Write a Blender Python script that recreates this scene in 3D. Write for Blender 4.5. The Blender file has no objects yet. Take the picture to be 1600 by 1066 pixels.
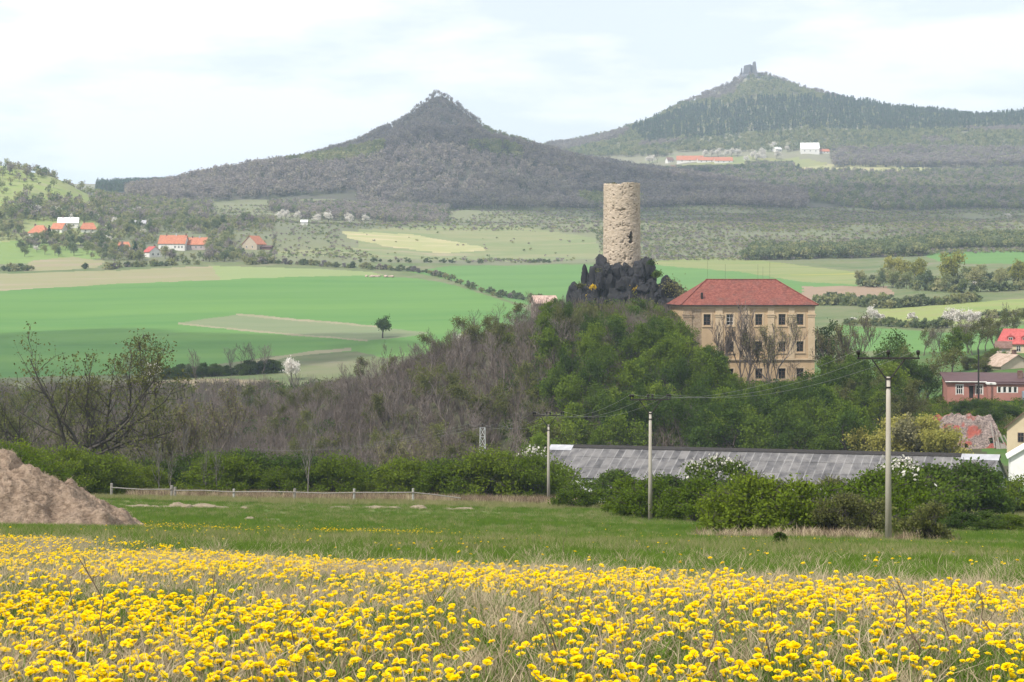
import bpy, bmesh, math, random
import numpy as np
from mathutils import Vector, Matrix

random.seed(7)
RNG = np.random.default_rng(11)
R = math.radians
SC = bpy.context.scene
COL = SC.collection

# ------------------------------------------------------------------ camera, world, sun, exposure
F, HZ, EYE = 3000.0, 430.0, 1.65        # focal length in photo pixels, horizon row, eye height
cam_d = bpy.data.cameras.new('camera'); cam = bpy.data.objects.new('camera', cam_d); COL.objects.link(cam)
cam.location = (0, 0, EYE); cam.rotation_euler = (R(90), 0, 0)
cam_d.sensor_width = 36; cam_d.lens = 36 * F / 1600; cam_d.shift_y = -(533 - HZ) / 1600
cam_d.clip_start = 0.1; cam_d.clip_end = 60000
SC.camera = cam

SUN_EL, SUN_AZ = 50.0, -132.0           # azimuth from +Y towards +X (negative: left of view, a little behind)
world = bpy.data.worlds.new('World'); SC.world = world; world.use_nodes = True
wn, wl = world.node_tree.nodes, world.node_tree.links
wn.clear()
w_out = wn.new('ShaderNodeOutputWorld')
sky = wn.new('ShaderNodeTexSky'); sky.sky_type = 'NISHITA'; sky.sun_disc = False
sky.sun_elevation = R(SUN_EL); sky.sun_rotation = R(SUN_AZ); sky.air_density = 1.0; sky.dust_density = 1.2
bg1 = wn.new('ShaderNodeBackground'); bg1.inputs['Strength'].default_value = 0.13
wl.new(sky.outputs[0], bg1.inputs[0])
bg2 = wn.new('ShaderNodeBackground'); bg2.inputs['Color'].default_value = (0.93, 0.94, 0.97, 1); bg2.inputs['Strength'].default_value = 1.12
tc = wn.new('ShaderNodeTexCoord'); sep = wn.new('ShaderNodeSeparateXYZ'); wl.new(tc.outputs['Generated'], sep.inputs[0])
zz = wn.new('ShaderNodeMath'); zz.operation = 'ABSOLUTE'; wl.new(sep.outputs[2], zz.inputs[0])
za = wn.new('ShaderNodeMath'); za.operation = 'ADD'; za.inputs[1].default_value = 0.22; wl.new(zz.outputs[0], za.inputs[0])
dv = wn.new('ShaderNodeVectorMath'); dv.operation = 'DIVIDE'
cmbz = wn.new('ShaderNodeCombineXYZ')
for i in range(3): wl.new(za.outputs[0], cmbz.inputs[i])
wl.new(tc.outputs['Generated'], dv.inputs[0]); wl.new(cmbz.outputs[0], dv.inputs[1])
cn = wn.new('ShaderNodeTexNoise'); cn.inputs['Scale'].default_value = 2.6; cn.inputs['Detail'].default_value = 7; cn.inputs['Roughness'].default_value = 0.52
mp = wn.new('ShaderNodeMapping'); mp.inputs['Location'].default_value = (3.1, 0.4, 1.7); mp.inputs['Scale'].default_value = (1, 1, 3.0)
wl.new(dv.outputs[0], mp.inputs[0]); wl.new(mp.outputs[0], cn.inputs['Vector'])
cr = wn.new('ShaderNodeValToRGB'); cr.color_ramp.elements[0].position = 0.40; cr.color_ramp.elements[1].position = 0.54
cr.color_ramp.elements[0].color = (0.62, 0.62, 0.62, 1); cr.color_ramp.elements[1].color = (1, 1, 1, 1)
wl.new(cn.outputs[0], cr.inputs[0])
mx = wn.new('ShaderNodeMixShader'); wl.new(cr.outputs[0], mx.inputs[0]); wl.new(bg1.outputs[0], mx.inputs[1]); wl.new(bg2.outputs[0], mx.inputs[2])
wl.new(mx.outputs[0], w_out.inputs['Surface'])

sun_d = bpy.data.lights.new('sun', 'SUN'); sun = bpy.data.objects.new('sun', sun_d); COL.objects.link(sun)
sun_d.energy = 5.0; sun_d.angle = R(0.6); sun_d.color = (1.0, 0.955, 0.88)
sd = Vector((math.sin(R(SUN_AZ)) * math.cos(R(SUN_EL)), math.cos(R(SUN_AZ)) * math.cos(R(SUN_EL)), math.sin(R(SUN_EL))))
sun.rotation_euler = sd.to_track_quat('Z', 'Y').to_euler()
SC.view_settings.view_transform = 'Standard'; SC.view_settings.look = 'None'
SC.view_settings.gamma = 1.0; SC.view_settings.exposure = 0.2
SC.cycles.use_denoising = True
SC.cycles.max_bounces = 5; SC.cycles.diffuse_bounces = 2; SC.cycles.glossy_bounces = 2
SC.cycles.transmission_bounces = 3; SC.cycles.transparent_max_bounces = 8; SC.cycles.volume_bounces = 2
SC.cycles.caustics_reflective = False; SC.cycles.caustics_refractive = False
SC.cycles.volume_step_rate = 5.0

# ------------------------------------------------------------------ helpers
def P(px, row, D): return Vector(((px - 800) / F * D, D, EYE + (HZ - row) / F * D))

def np_mesh(name, V, faces_list, mat=None, smooth=False, mats=None, midx=None):
    """V (n,3); faces_list: list of int arrays (m,k)"""
    me = bpy.data.meshes.new(name)
    V = np.asarray(V, dtype=np.float32).reshape(-1, 3)
    fl = [np.asarray(f, dtype=np.int32) for f in faces_list if len(f)]
    me.vertices.add(len(V)); me.vertices.foreach_set('co', V.ravel())
    nl = sum(f.size for f in fl); nf = sum(len(f) for f in fl)
    me.loops.add(nl); me.polygons.add(nf)
    me.loops.foreach_set('vertex_index', np.concatenate([f.ravel() for f in fl]))
    tot = np.concatenate([np.full(len(f), f.shape[1], np.int32) for f in fl])
    st = np.concatenate([[0], np.cumsum(tot)[:-1]]).astype(np.int32)
    me.polygons.foreach_set('loop_start', st)
    if smooth: me.polygons.foreach_set('use_smooth', np.ones(nf, dtype=bool))
    if mats:
        for m in mats: me.materials.append(m)
        me.polygons.foreach_set('material_index', np.asarray(midx, dtype=np.int32))
    elif mat: me.materials.append(mat)
    me.update(calc_edges=True)
    return me

def link(name, data, parent=None, loc=None, rz=0, scale=None):
    o = bpy.data.objects.new(name, data); COL.objects.link(o)
    if parent is not None: o.parent = parent
    if loc is not None: o.location = loc
    if rz: o.rotation_euler = (0, 0, rz)
    if scale is not None: o.scale = scale if hasattr(scale, '__len__') else (scale,) * 3
    return o

def tag(o, label=None, cat=None, group=None, kind=None):
    if label: o['label'] = label
    if cat: o['category'] = cat
    if group: o['group'] = group
    if kind: o['kind'] = kind
    return o

def thing(name, label, cat, loc=(0, 0, 0), rz=0, group=None, scale=None):
    o = link(name, None, None, loc, rz, scale); o.empty_display_size = 0.3
    return tag(o, label, cat, group)

class MB:
    """collects primitive shapes into one mesh"""
    def __init__(s): s.v = []; s.f = []
    def add(s, vs, fs):
        b = len(s.v); s.v += [tuple(v) for v in vs]; s.f += [tuple(i + b for i in f) for f in fs]; return s
    def box(s, x0, x1, y0, y1, z0, z1):
        return s.add([(x0, y0, z0), (x1, y0, z0), (x1, y1, z0), (x0, y1, z0), (x0, y0, z1), (x1, y0, z1), (x1, y1, z1), (x0, y1, z1)],
                     [(0, 3, 2, 1), (4, 5, 6, 7), (0, 1, 5, 4), (1, 2, 6, 5), (2, 3, 7, 6), (3, 0, 4, 7)])
    def tube(s, pts, rad, n=8, cap=True):
        pts = [Vector(p) for p in pts]
        if not hasattr(rad, '__len__'): rad = [rad] * len(pts)
        base = len(s.v)
        for i, p in enumerate(pts):
            d = (pts[min(i + 1, len(pts) - 1)] - pts[max(i - 1, 0)]).normalized()
            a = d.orthogonal().normalized() if abs(d.z) < 0.99 else Vector((1, 0, 0)); b = d.cross(a).normalized(); a = b.cross(d)
            for k in range(n):
                t = 2 * math.pi * k / n
                s.v.append(tuple(p + (a * math.cos(t) + b * math.sin(t)) * rad[i]))
        for i in range(len(pts) - 1):
            for k in range(n):
                s.f.append((base + i * n + k, base + i * n + (k + 1) % n, base + (i + 1) * n + (k + 1) % n, base + (i + 1) * n + k))
        if cap:
            s.f.append(tuple(base + k for k in range(n))[::-1]); s.f.append(tuple(base + (len(pts) - 1) * n + k for k in range(n)))
        return s
    def mesh(s, name, mat, smooth=False):
        me = bpy.data.meshes.new(name); me.from_pydata(s.v, [], s.f)
        if mat: me.materials.append(mat)
        if smooth: me.polygons.foreach_set('use_smooth', [True] * len(me.polygons))
        me.update(); return me
    def build(s, name, mat, parent=None, smooth=False, **k):
        return link(name, s.mesh(name, mat, smooth), parent, **k)

# numpy value noise
def _hash(ix, iy, iz, seed):
    n = (ix.astype(np.int64) * 374761393 + iy.astype(np.int64) * 668265263 + iz.astype(np.int64) * 2147483647 + seed * 974711) & 0x7fffffff
    n = ((n ^ (n >> 13)) * 1274126177) & 0x7fffffff
    return ((n ^ (n >> 16)) & 0xffff) / 65535.0
def vnoise(x, y, z=0.0, seed=0):
    x, y, z = np.broadcast_arrays(np.asarray(x, float), np.asarray(y, float), np.asarray(z, float))
    fx, fy, fz = np.floor(x), np.floor(y), np.floor(z)
    u, v, w = x - fx, y - fy, z - fz
    u, v, w = u * u * (3 - 2 * u), v * v * (3 - 2 * v), w * w * (3 - 2 * w)
    r = 0
    for a in (0, 1):
        for b in (0, 1):
            for c in (0, 1):
                r = r + _hash(fx + a, fy + b, fz + c, seed) * (u if a else 1 - u) * (v if b else 1 - v) * (w if c else 1 - w)
    return r * 2 - 1
def fbm(x, y, z=0.0, seed=0, octv=4, gain=0.5):
    r, a, s, t = 0, 1.0, 1.0, 0
    for o in range(octv):
        r = r + a * vnoise(np.asarray(x) * s + o * 17.3, np.asarray(y) * s - o * 9.1, np.asarray(z) * s + o * 4.7, seed + o); t += a; a *= gain; s *= 2.03
    return r / t

# ------------------------------------------------------------------ materials
def mat_new(name):
    m = bpy.data.materials.new(name); m.use_nodes = True
    n, l = m.node_tree.nodes, m.node_tree.links; n.clear()
    o = n.new('ShaderNodeOutputMaterial'); return m, n, l, o
def rgba(c): return (c[0], c[1], c[2], 1)
def ramp(n, pts):
    r = n.new('ShaderNodeValToRGB'); e = r.color_ramp.elements
    while len(e) < len(pts): e.new(0.5)
    for i, (p, c) in enumerate(pts): e[i].position = p; e[i].color = rgba(c)
    return r
def mat_noise(name, cols, scale=1.0, detail=5, rough=0.9, bump=0.0, bscale=None, coord='Object', stretch=(1, 1, 1), spec=0.2, cols2=None, scale2=None, f2=0.5):
    """principled with a noise ramp, optional second larger noise multiplied in, and a bump"""
    m, n, l, o = mat_new(name)
    b = n.new('ShaderNodeBsdfPrincipled'); b.inputs['Roughness'].default_value = rough; b.inputs['Specular IOR Level'].default_value = spec
    l.new(b.outputs[0], o.inputs[0])
    if coord == 'World':
        g = n.new('ShaderNodeNewGeometry'); src = g.outputs['Position']
    else:
        t = n.new('ShaderNodeTexCoord'); src = t.outputs[coord]
    mpn = n.new('ShaderNodeMapping'); mpn.inputs['Scale'].default_value = stretch; l.new(src, mpn.inputs[0])
    nz = n.new('ShaderNodeTexNoise'); nz.inputs['Scale'].default_value = scale; nz.inputs['Detail'].default_value = detail; nz.inputs['Roughness'].default_value = 0.6
    l.new(mpn.outputs[0], nz.inputs['Vector'])
    k = len(cols); r = ramp(n, [(0.3 + 0.4 * i / max(1, k - 1), c) for i, c in enumerate(cols)])
    l.new(nz.outputs[0], r.inputs[0]); colr = r.outputs[0]
    if cols2:
        n2 = n.new('ShaderNodeTexNoise'); n2.inputs['Scale'].default_value = scale2; n2.inputs['Detail'].default_value = 4; l.new(mpn.outputs[0], n2.inputs['Vector'])
        r2 = ramp(n, [(0.35 + 0.3 * i / max(1, len(cols2) - 1), c) for i, c in enumerate(cols2)]); l.new(n2.outputs[0], r2.inputs[0])
        mxn = n.new('ShaderNodeMix'); mxn.data_type = 'RGBA'; mxn.inputs[0].default_value = f2
        l.new(colr, mxn.inputs[6]); l.new(r2.outputs[0], mxn.inputs[7]); colr = mxn.outputs[2]
    l.new(colr, b.inputs['Base Color'])
    if bump:
        nb = n.new('ShaderNodeTexNoise'); nb.inputs['Scale'].default_value = bscale or scale * 3; nb.inputs['Detail'].default_value = 6; l.new(mpn.outputs[0], nb.inputs['Vector'])
        bp = n.new('ShaderNodeBump'); bp.inputs['Strength'].default_value = bump; bp.inputs['Distance'].default_value = 0.1; l.new(nb.outputs[0], bp.inputs['Height']); l.new(bp.outputs[0], b.inputs['Normal'])
    return m
def mat_leaf(name, cols, transl=0.35, rough=0.7):
    """leaf or petal: colour varies per tree (object random) and through the crown; part of the light passes through"""
    m, n, l, o = mat_new(name)
    oi = n.new('ShaderNodeObjectInfo'); tcn = n.new('ShaderNodeTexCoord')
    nz = n.new('ShaderNodeTexNoise'); nz.inputs['Scale'].default_value = 0.9; nz.inputs['Detail'].default_value = 3; l.new(tcn.outputs['Object'], nz.inputs['Vector'])
    a = n.new('ShaderNodeMath'); a.operation = 'MULTIPLY_ADD'; l.new(oi.outputs['Random'], a.inputs[0]); a.inputs[1].default_value = 0.75; 
    s = n.new('ShaderNodeMath'); s.operation = 'MULTIPLY_ADD'; s.inputs[1].default_value = 0.7; s.inputs[2].default_value = -0.22; l.new(nz.outputs[0], s.inputs[0]); l.new(s.outputs[0], a.inputs[2])
    k = len(cols); r = ramp(n, [(i / max(1, k - 1), c) for i, c in enumerate(cols)]); l.new(a.outputs[0], r.inputs[0])
    d = n.new('ShaderNodeBsdfDiffuse'); t = n.new('ShaderNodeBsdfTranslucent'); l.new(r.outputs[0], d.inputs[0]); l.new(r.outputs[0], t.inputs[0])
    mxs = n.new('ShaderNodeMixShader'); mxs.inputs[0].default_value = transl; l.new(d.outputs[0], mxs.inputs[1]); l.new(t.outputs[0], mxs.inputs[2]); l.new(mxs.outputs[0], o.inputs[0])
    return m
def mat_plain(name, c, rough=0.7, metal=0.0, spec=0.3):
    return mat_noise(name, [tuple(x * 0.82 for x in c), tuple(min(1, x * 1.12) for x in c)], scale=2.5, rough=rough, spec=spec)

# ------------------------------------------------------------------ terrain
NEAR = [(-80, 4.0), (-20, 0.6), (0, 0.0), (8, -0.05), (15, -0.85), (22, -1.8), (40, -4.15), (94, -11.1), (141, -16.2), (188, -20.6)]
def zr(D, row): return EYE + (HZ - row) / F * D
COLS = {
 0:    [(240, -27), (280, -31), (400, -31)] + [(D, zr(D, r)) for D, r in [(500, 603), (560, 582), (750, 505), (950, 447), (1060, 420), (1150, 392), (1300, 355), (1450, 332), (1700, 314), (2300, 306), (3000, 306), (5000, 312), (14000, 405)]],
 400:  [(240, -27), (280, -31.5), (400, -30)] + [(D, zr(D, r)) for D, r in [(500, 598), (560, 577), (750, 500), (950, 437), (1060, 412), (1150, 392), (1300, 362), (1450, 345), (1700, 325), (2300, 300), (3000, 290), (5000, 302), (14000, 405)]],
 800:  [(240, -28), (280, -31), (400, -29)] + [(D, zr(D, r)) for D, r in [(500, 590), (600, 545), (760, 490), (900, 450), (1050, 414), (1200, 398), (1450, 360), (1750, 326), (2300, 306), (3000, 270), (5000, 295), (14000, 405)]],
 1200: [(240, -28), (280, -29), (400, -25)] + [(D, zr(D, r)) for D, r in [(500, 560), (600, 530), (850, 452), (1050, 412), (1150, 395), (1450, 350), (1750, 326), (2100, 292), (2400, 268), (2600, 252), (2800, 240), (3300, 225), (5000, 250), (14000, 405)]],
 1600: [(240, -27.5), (280, -25), (330, -20.5), (380, -18.5), (430, -15.8)] + [(D, zr(D, r)) for D, r in [(550, 510), (620, 490), (720, 468), (850, 440), (1050, 398), (1150, 388), (1400, 360), (1700, 338), (2100, 295), (2400, 268), (2700, 238), (3300, 200), (3700, 186), (5000, 215), (14000, 405)]],
}
LD = np.linspace(math.log(100), math.log(14100), 900)       # log(D+100)
def _col(k):
    pts = NEAR + COLS[k]; D = np.array([p[0] for p in pts]); z = np.array([p[1] for p in pts])
    Ds = np.exp(LD) - 100
    zz_ = np.interp(Ds, D, z)
    ker = np.exp(-0.5 * (np.arange(-14, 15) / 5.0) ** 2); ker /= ker.sum()
    return np.convolve(np.pad(zz_, 14, mode='edge'), ker, mode='valid')
CK = sorted(COLS); TAB = np.array([_col(k) for k in CK])
def pxof(x, y): return 800 + F * np.asarray(x) / np.maximum(np.asarray(y, float), 30.0)
def base_h(x, y):
    x = np.asarray(x, float); y = np.asarray(y, float)
    u = np.clip(pxof(x, y), 0, 1600) / 400; i = np.clip(np.floor(u).astype(int), 0, 3); fu = u - i; fu = fu * fu * (3 - 2 * fu)
    v = (np.log(np.clip(y, -20, 13990) + 100) - LD[0]) / (LD[1] - LD[0]); v = np.clip(v, 0, len(LD) - 2); j = np.floor(v).astype(int); fv = v - j
    a = TAB[i, j] * (1 - fv) + TAB[i, j + 1] * fv; b = TAB[i + 1, j] * (1 - fv) + TAB[i + 1, j + 1] * fv
    return a * (1 - fu) + b * fu - np.where(y < 230, 0.02 * np.clip(x, -60, 60), 0) * np.clip(y / 40, 0, 1) * np.clip((230 - y) / 60, 0, 1)
def sstep(a, b, v): t = np.clip((v - a) / (b - a), 0, 1); return t * t * (3 - 2 * t)
def ridge(pts, D):
    return (np.array([(p - 800) / F * D for p, r in pts]), np.array([zr(D, r) for p, r in pts]))
RC = (np.array([-60, -50, -41, -25.7, -12.8, 6.4, 13, 25.7, 33, 37, 40, 62, 70, 85, 95]), np.array([-32, -28, -25.5, -20.5, -14.5, -9, -6, -5, -8, -16, -19.6, -19.8, -21.5, -24, -30.]))
RL = ridge([(100, 330), (240, 306), (330, 290), (400, 279), (450, 262), (510, 241), (560, 222), (620, 194), (655, 168), (676, 154), (690, 154), (707, 168), (740, 190), (765, 210), (800, 223), (850, 234), (900, 250), (960, 262), (1040, 275), (1100, 296), (1160, 320), (1230, 345)], 2300)
RR = ridge([(700, 290), (800, 245), (860, 229), (900, 221), (950, 211), (1000, 196), (1040, 177), (1080, 162), (1110, 147), (1140, 134), (1158, 122), (1172, 118), (1195, 121), (1230, 132), (1270, 146), (1320, 162), (1400, 178), (1450, 187), (1500, 192), (1560, 190), (1650, 184), (1900, 190)], 3300)
RH = ridge([(-500, 225), (-200, 240), (0, 258), (40, 266), (80, 276), (110, 290), (150, 314), (185, 338), (230, 350)], 1420)
def height(x, y):
    x = np.asarray(x, float); y = np.asarray(y, float)
    b = base_h(x, y)
    z = b + 0.0
    # castle hill
    zc = np.interp(x, *RC); d = y - 388
    w = np.where(d < 0, 1 - sstep(0, 118, -d - 3), 1 - sstep(0, 90, d - 6))
    flat = ((x > 37) & (x < 66)).astype(float)
    w = np.where((d < 0), np.where(flat > 0, 1 - sstep(26, 125, -d), w), w)
    z = z + np.maximum(zc - b, 0) * w
    for (rx, rz_), D0, front, back in ((RL, 2300, 560, 500), (RR, 3300, 700, 900), (RH, 1420, 260, 420)):
        zc = np.interp(x, rx, rz_); d = y - D0; h = np.maximum(zc - b, 0)
        t = np.clip(np.where(d < 0, -d / front, d / back), 0, 1)
        w = (1 - t) ** 1.25
        w = w * (1 - 0.12 * np.sin(np.pi * t))
        z = z + h * w
    # shoulder in front of the pointed hill
    z = z + 34 * np.exp(-((x + 30) / 110) ** 2 - ((y - 1960) / 90) ** 2) + 20 * np.exp(-((x + 210) / 120) ** 2 - ((y - 1900) / 90) ** 2)
    amp = np.interp(y, [0, 30, 200, 500, 1200, 2000, 4000], [0.04, 0.12, 0.35, 0.6, 1.6, 6, 10])
    wl_ = np.interp(y, [0, 30, 200, 500, 1200, 2000, 4000], [3, 6, 18, 50, 90, 130, 220])
    z = z + amp * (fbm(x / 60, y / 60, 0, 3, 3) * np.clip(y / 300, 0, 1) + 0.5 * fbm(x / 9, y / 9, 0, 5, 2) * np.exp(-y / 250))
    # broken rock hill texture on the pointed hill
    m = np.exp(-((x + 90) / 150) ** 2 - ((y - 2290) / 200) ** 2)
    z = z + m * 10 * np.abs(fbm(x / 45, y / 45, 0, 9, 4))
    return z
def rowof(x, y, z): return HZ - (z - EYE) / np.maximum(y, 1) * F
_DS = np.concatenate([np.linspace(5, 60, 200), np.linspace(60, 480, 500)[1:], np.geomspace(480, 6000, 900)[1:]])
def hit(px, row, dmin=5, dmax=6000):
    """where the sight line of a photo pixel meets the terrain beyond dmin"""
    D = _DS[(_DS >= dmin) & (_DS <= dmax)]; x = (px - 800) / F * D
    z = height(x, D); rr = rowof(x, D, z); k = np.argmax(rr <= row)
    if not (rr <= row).any(): k = int(np.argmin(rr))
    return Vector((x[k], D[k], z[k]))
def ground(px, D):
    x = (px - 800) / F * D; return Vector((x, D, float(height(x, D))))
def gz(x, y): return float(height(x, y))
def inpoly(px, py, poly):
    px = np.asarray(px); py = np.asarray(py); c = np.zeros(px.shape, bool); n = len(poly); j = n - 1
    for i in range(n):
        xi, yi = poly[i]; xj, yj = poly[j]
        c ^= ((yi > py) != (yj > py)) & (px < (xj - xi) * (py - yi) / ((yj - yi) or 1e-9) + xi); j = i
    return c
# ------------------------------------------------------------------ ground: one grid, split into fields, slopes and hills
GROUND = {
 'meadow':         mat_noise('meadow_ground', [(0.095, 0.11, 0.035), (0.10, 0.15, 0.032), (0.18, 0.165, 0.08), (0.105, 0.155, 0.032)], 0.35, 8, coord='World', bump=0.5, bscale=9, cols2=[(0.095, 0.155, 0.03), (0.15, 0.175, 0.055)], scale2=0.05),
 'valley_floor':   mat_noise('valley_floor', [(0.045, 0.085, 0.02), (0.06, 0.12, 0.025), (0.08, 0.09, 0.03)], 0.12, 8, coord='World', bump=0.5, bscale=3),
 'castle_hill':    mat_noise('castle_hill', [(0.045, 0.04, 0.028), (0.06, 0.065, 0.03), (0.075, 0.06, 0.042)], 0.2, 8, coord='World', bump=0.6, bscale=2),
 'scrub_ground':   mat_noise('scrub_ground', [(0.07, 0.11, 0.035), (0.12, 0.14, 0.06), (0.16, 0.15, 0.09)], 0.05, 8, coord='World', bump=0.4, bscale=1),
 'orchard_slope':  mat_noise('orchard_slope', [(0.115, 0.12, 0.085), (0.135, 0.135, 0.085), (0.135, 0.15, 0.07), (0.155, 0.145, 0.10)], 0.018, 9, coord='World', bump=0.4, bscale=0.6, cols2=[(0.11, 0.125, 0.075), (0.17, 0.175, 0.095)], scale2=0.006),
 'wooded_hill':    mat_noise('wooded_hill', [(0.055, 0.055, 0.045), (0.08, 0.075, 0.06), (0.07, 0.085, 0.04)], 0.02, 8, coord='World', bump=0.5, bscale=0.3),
 'far_hill':       mat_noise('far_hill', [(0.15, 0.145, 0.10), (0.19, 0.18, 0.12), (0.16, 0.18, 0.09)], 0.015, 8, coord='World', bump=0.5, bscale=0.3),
 'wheat_field':    mat_noise('wheat_field', [(0.062, 0.155, 0.032), (0.085, 0.185, 0.038), (0.11, 0.205, 0.045)], 0.02, 5, coord='World', stretch=(0.35, 2.6, 1), bump=0.1, bscale=0.5, cols2=[(0.06, 0.155, 0.034), (0.115, 0.215, 0.046)], scale2=0.006),
 'clover_field':   mat_noise('clover_field', [(0.075, 0.165, 0.04), (0.10, 0.195, 0.05)], 0.02, 5, coord='World', stretch=(0.4, 2.2, 1)),
 'fallow_strip':   mat_noise('fallow_strip', [(0.13, 0.17, 0.08), (0.17, 0.19, 0.10)], 0.06, 6, coord='World', stretch=(0.4, 1.6, 1)),
 'field_track':    mat_noise('field_track', [(0.20, 0.195, 0.11), (0.25, 0.22, 0.14)], 0.1, 5, coord='World'),
 'bare_soil':      mat_noise('bare_soil', [(0.21, 0.155, 0.10), (0.20, 0.17, 0.10), (0.26, 0.195, 0.13)], 0.1, 6, coord='World'),
 'stubble_strip':  mat_noise('stubble_strip', [(0.24, 0.20, 0.125), (0.21, 0.205, 0.10), (0.27, 0.215, 0.15)], 0.025, 6, coord='World', stretch=(0.3, 2, 1)),
 'pale_field':     mat_noise('pale_field', [(0.18, 0.225, 0.085), (0.20, 0.24, 0.095)], 0.03, 6, coord='World', stretch=(0.4, 2, 1)),
 'flower_field':   mat_noise('flower_field', [(0.12, 0.175, 0.055), (0.20, 0.21, 0.08), (0.15, 0.19, 0.06), (0.32, 0.27, 0.06)], 0.022, 6, coord='World', stretch=(0.3, 1.8, 1)),
 'ploughed_field': mat_noise('ploughed_field', [(0.21, 0.15, 0.10), (0.27, 0.19, 0.13)], 0.05, 6, coord='World'),
 'pasture':        mat_noise('pasture', [(0.14, 0.20, 0.055), (0.20, 0.235, 0.07), (0.21, 0.20, 0.09)], 0.03, 6, coord='World', stretch=(0.6, 1.5, 1)),
 'dry_grass_slope': mat_noise('dry_grass_slope', [(0.38, 0.30, 0.17), (0.26, 0.27, 0.12), (0.45, 0.35, 0.22)], 0.03, 8, coord='World', stretch=(0.5, 1.6, 1)),
 'grass_slope':    mat_noise('grass_slope', [(0.15, 0.175, 0.08), (0.20, 0.20, 0.10), (0.145, 0.18, 0.075), (0.26, 0.225, 0.14)], 0.02, 8, coord='World', stretch=(0.5, 1.8, 1)),
 'village_green':  mat_noise('village_green', [(0.13, 0.20, 0.055), (0.17, 0.23, 0.07)], 0.03, 6, coord='World'),
 'grassy_hill':    mat_noise('grassy_hill', [(0.17, 0.20, 0.075), (0.22, 0.235, 0.10), (0.20, 0.25, 0.075), (0.26, 0.25, 0.14)], 0.03, 8, coord='World', bump=0.4, bscale=0.5),
 'far_meadow':     mat_noise('far_meadow', [(0.16, 0.19, 0.08), (0.24, 0.225, 0.09)], 0.02, 6, coord='World'),
}
ZP = [  # (zone, dmin, dmax, polygon in photo pixels of the ground seen there)
 ('wheat_field', 480, 1100, [(-900, 480), (0, 455), (200, 443), (350, 436), (460, 433), (560, 430), (640, 434), (690, 441), (740, 455), (775, 467), (830, 485), (830, 540), (600, 560), (560, 549), (420, 557), (250, 584), (0, 590), (-900, 610)]),
 ('fallow_strip', 480, 1100, [(278, 505), (370, 492), (590, 511), (670, 520), (640, 527), (570, 532), (440, 521)]),
 ('field_track', 480, 1100, [(278, 504.5), (440, 520), (575, 531), (572, 533.5), (440, 522.5), (278, 507)]),
 ('field_track', 480, 1100, [(370, 490), (592, 509), (592, 512), (370, 493)]),
 ('field_track', 480, 1100, [(400, 563), (470, 551), (548, 543), (548, 548), (470, 556), (400, 568)]),
 ('bare_soil', 430, 800, [(160, 604), (230, 596), (330, 592), (435, 595), (435, 610), (300, 614)]),
 ('stubble_strip', 700, 1300, [(-900, 455), (0, 428), (150, 424), (330, 416), (345, 437), (200, 443), (0, 455), (-900, 480)]),
 ('pale_field', 700, 1300, [(330, 416), (400, 417), (560, 423), (600, 429), (560, 431), (460, 433), (345, 437)]),
 ('clover_field', 650, 1140, [(700, 416), (930, 413), (1010, 410), (1330, 440), (1340, 447), (1280, 448), (1200, 475), (900, 490), (800, 472), (760, 458), (700, 436), (640, 425)]),
 ('flower_field', 800, 1250, [(1005, 410), (1100, 403), (1180, 406), (1230, 412), (1345, 426), (1350, 446), (1250, 440), (1150, 424), (1050, 417)]),
 ('ploughed_field', 600, 1100, [(1255, 448), (1385, 447), (1400, 461), (1255, 468)]),
 ('clover_field', 880, 1300, [(1430, 395), (1750, 389), (1750, 414), (1480, 412)]),
 ('pasture', 450, 900, [(1370, 484), (1600, 466), (1850, 460), (1850, 494), (1600, 502), (1450, 508), (1370, 504)]),
 ('clover_field', 450, 760, [(1310, 508), (1480, 520), (1620, 506), (1850, 500), (1850, 550), (1480, 550), (1310, 548)]),
 ('grass_slope', 1060, 1760, [(560, 358), (700, 354), (800, 352), (930, 372), (945, 404), (800, 409), (600, 404), (480, 400), (410, 402), (410, 394), (560, 386)]),
 ('dry_grass_slope', 1060, 1760, [(535, 362), (640, 366), (745, 384), (765, 391), (690, 396), (600, 384), (545, 373)]),
 ('village_green', 1000, 1500, [(-500, 402), (0, 378), (60, 378), (150, 392), (175, 402), (120, 408), (0, 413), (-500, 432)]),
 ('stubble_strip', 900, 1300, [(45, 408), (110, 401), (165, 408), (150, 419), (35, 424)]),
 ('dry_grass_slope', 1900, 2800, [(1240, 262), (1300, 257), (1500, 264), (1500, 270), (1250, 268)]),
 ('far_meadow', 1900, 2900, [(1060, 260), (1140, 244), (1260, 248), (1300, 256), (1245, 263), (1100, 264)]),
]
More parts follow.
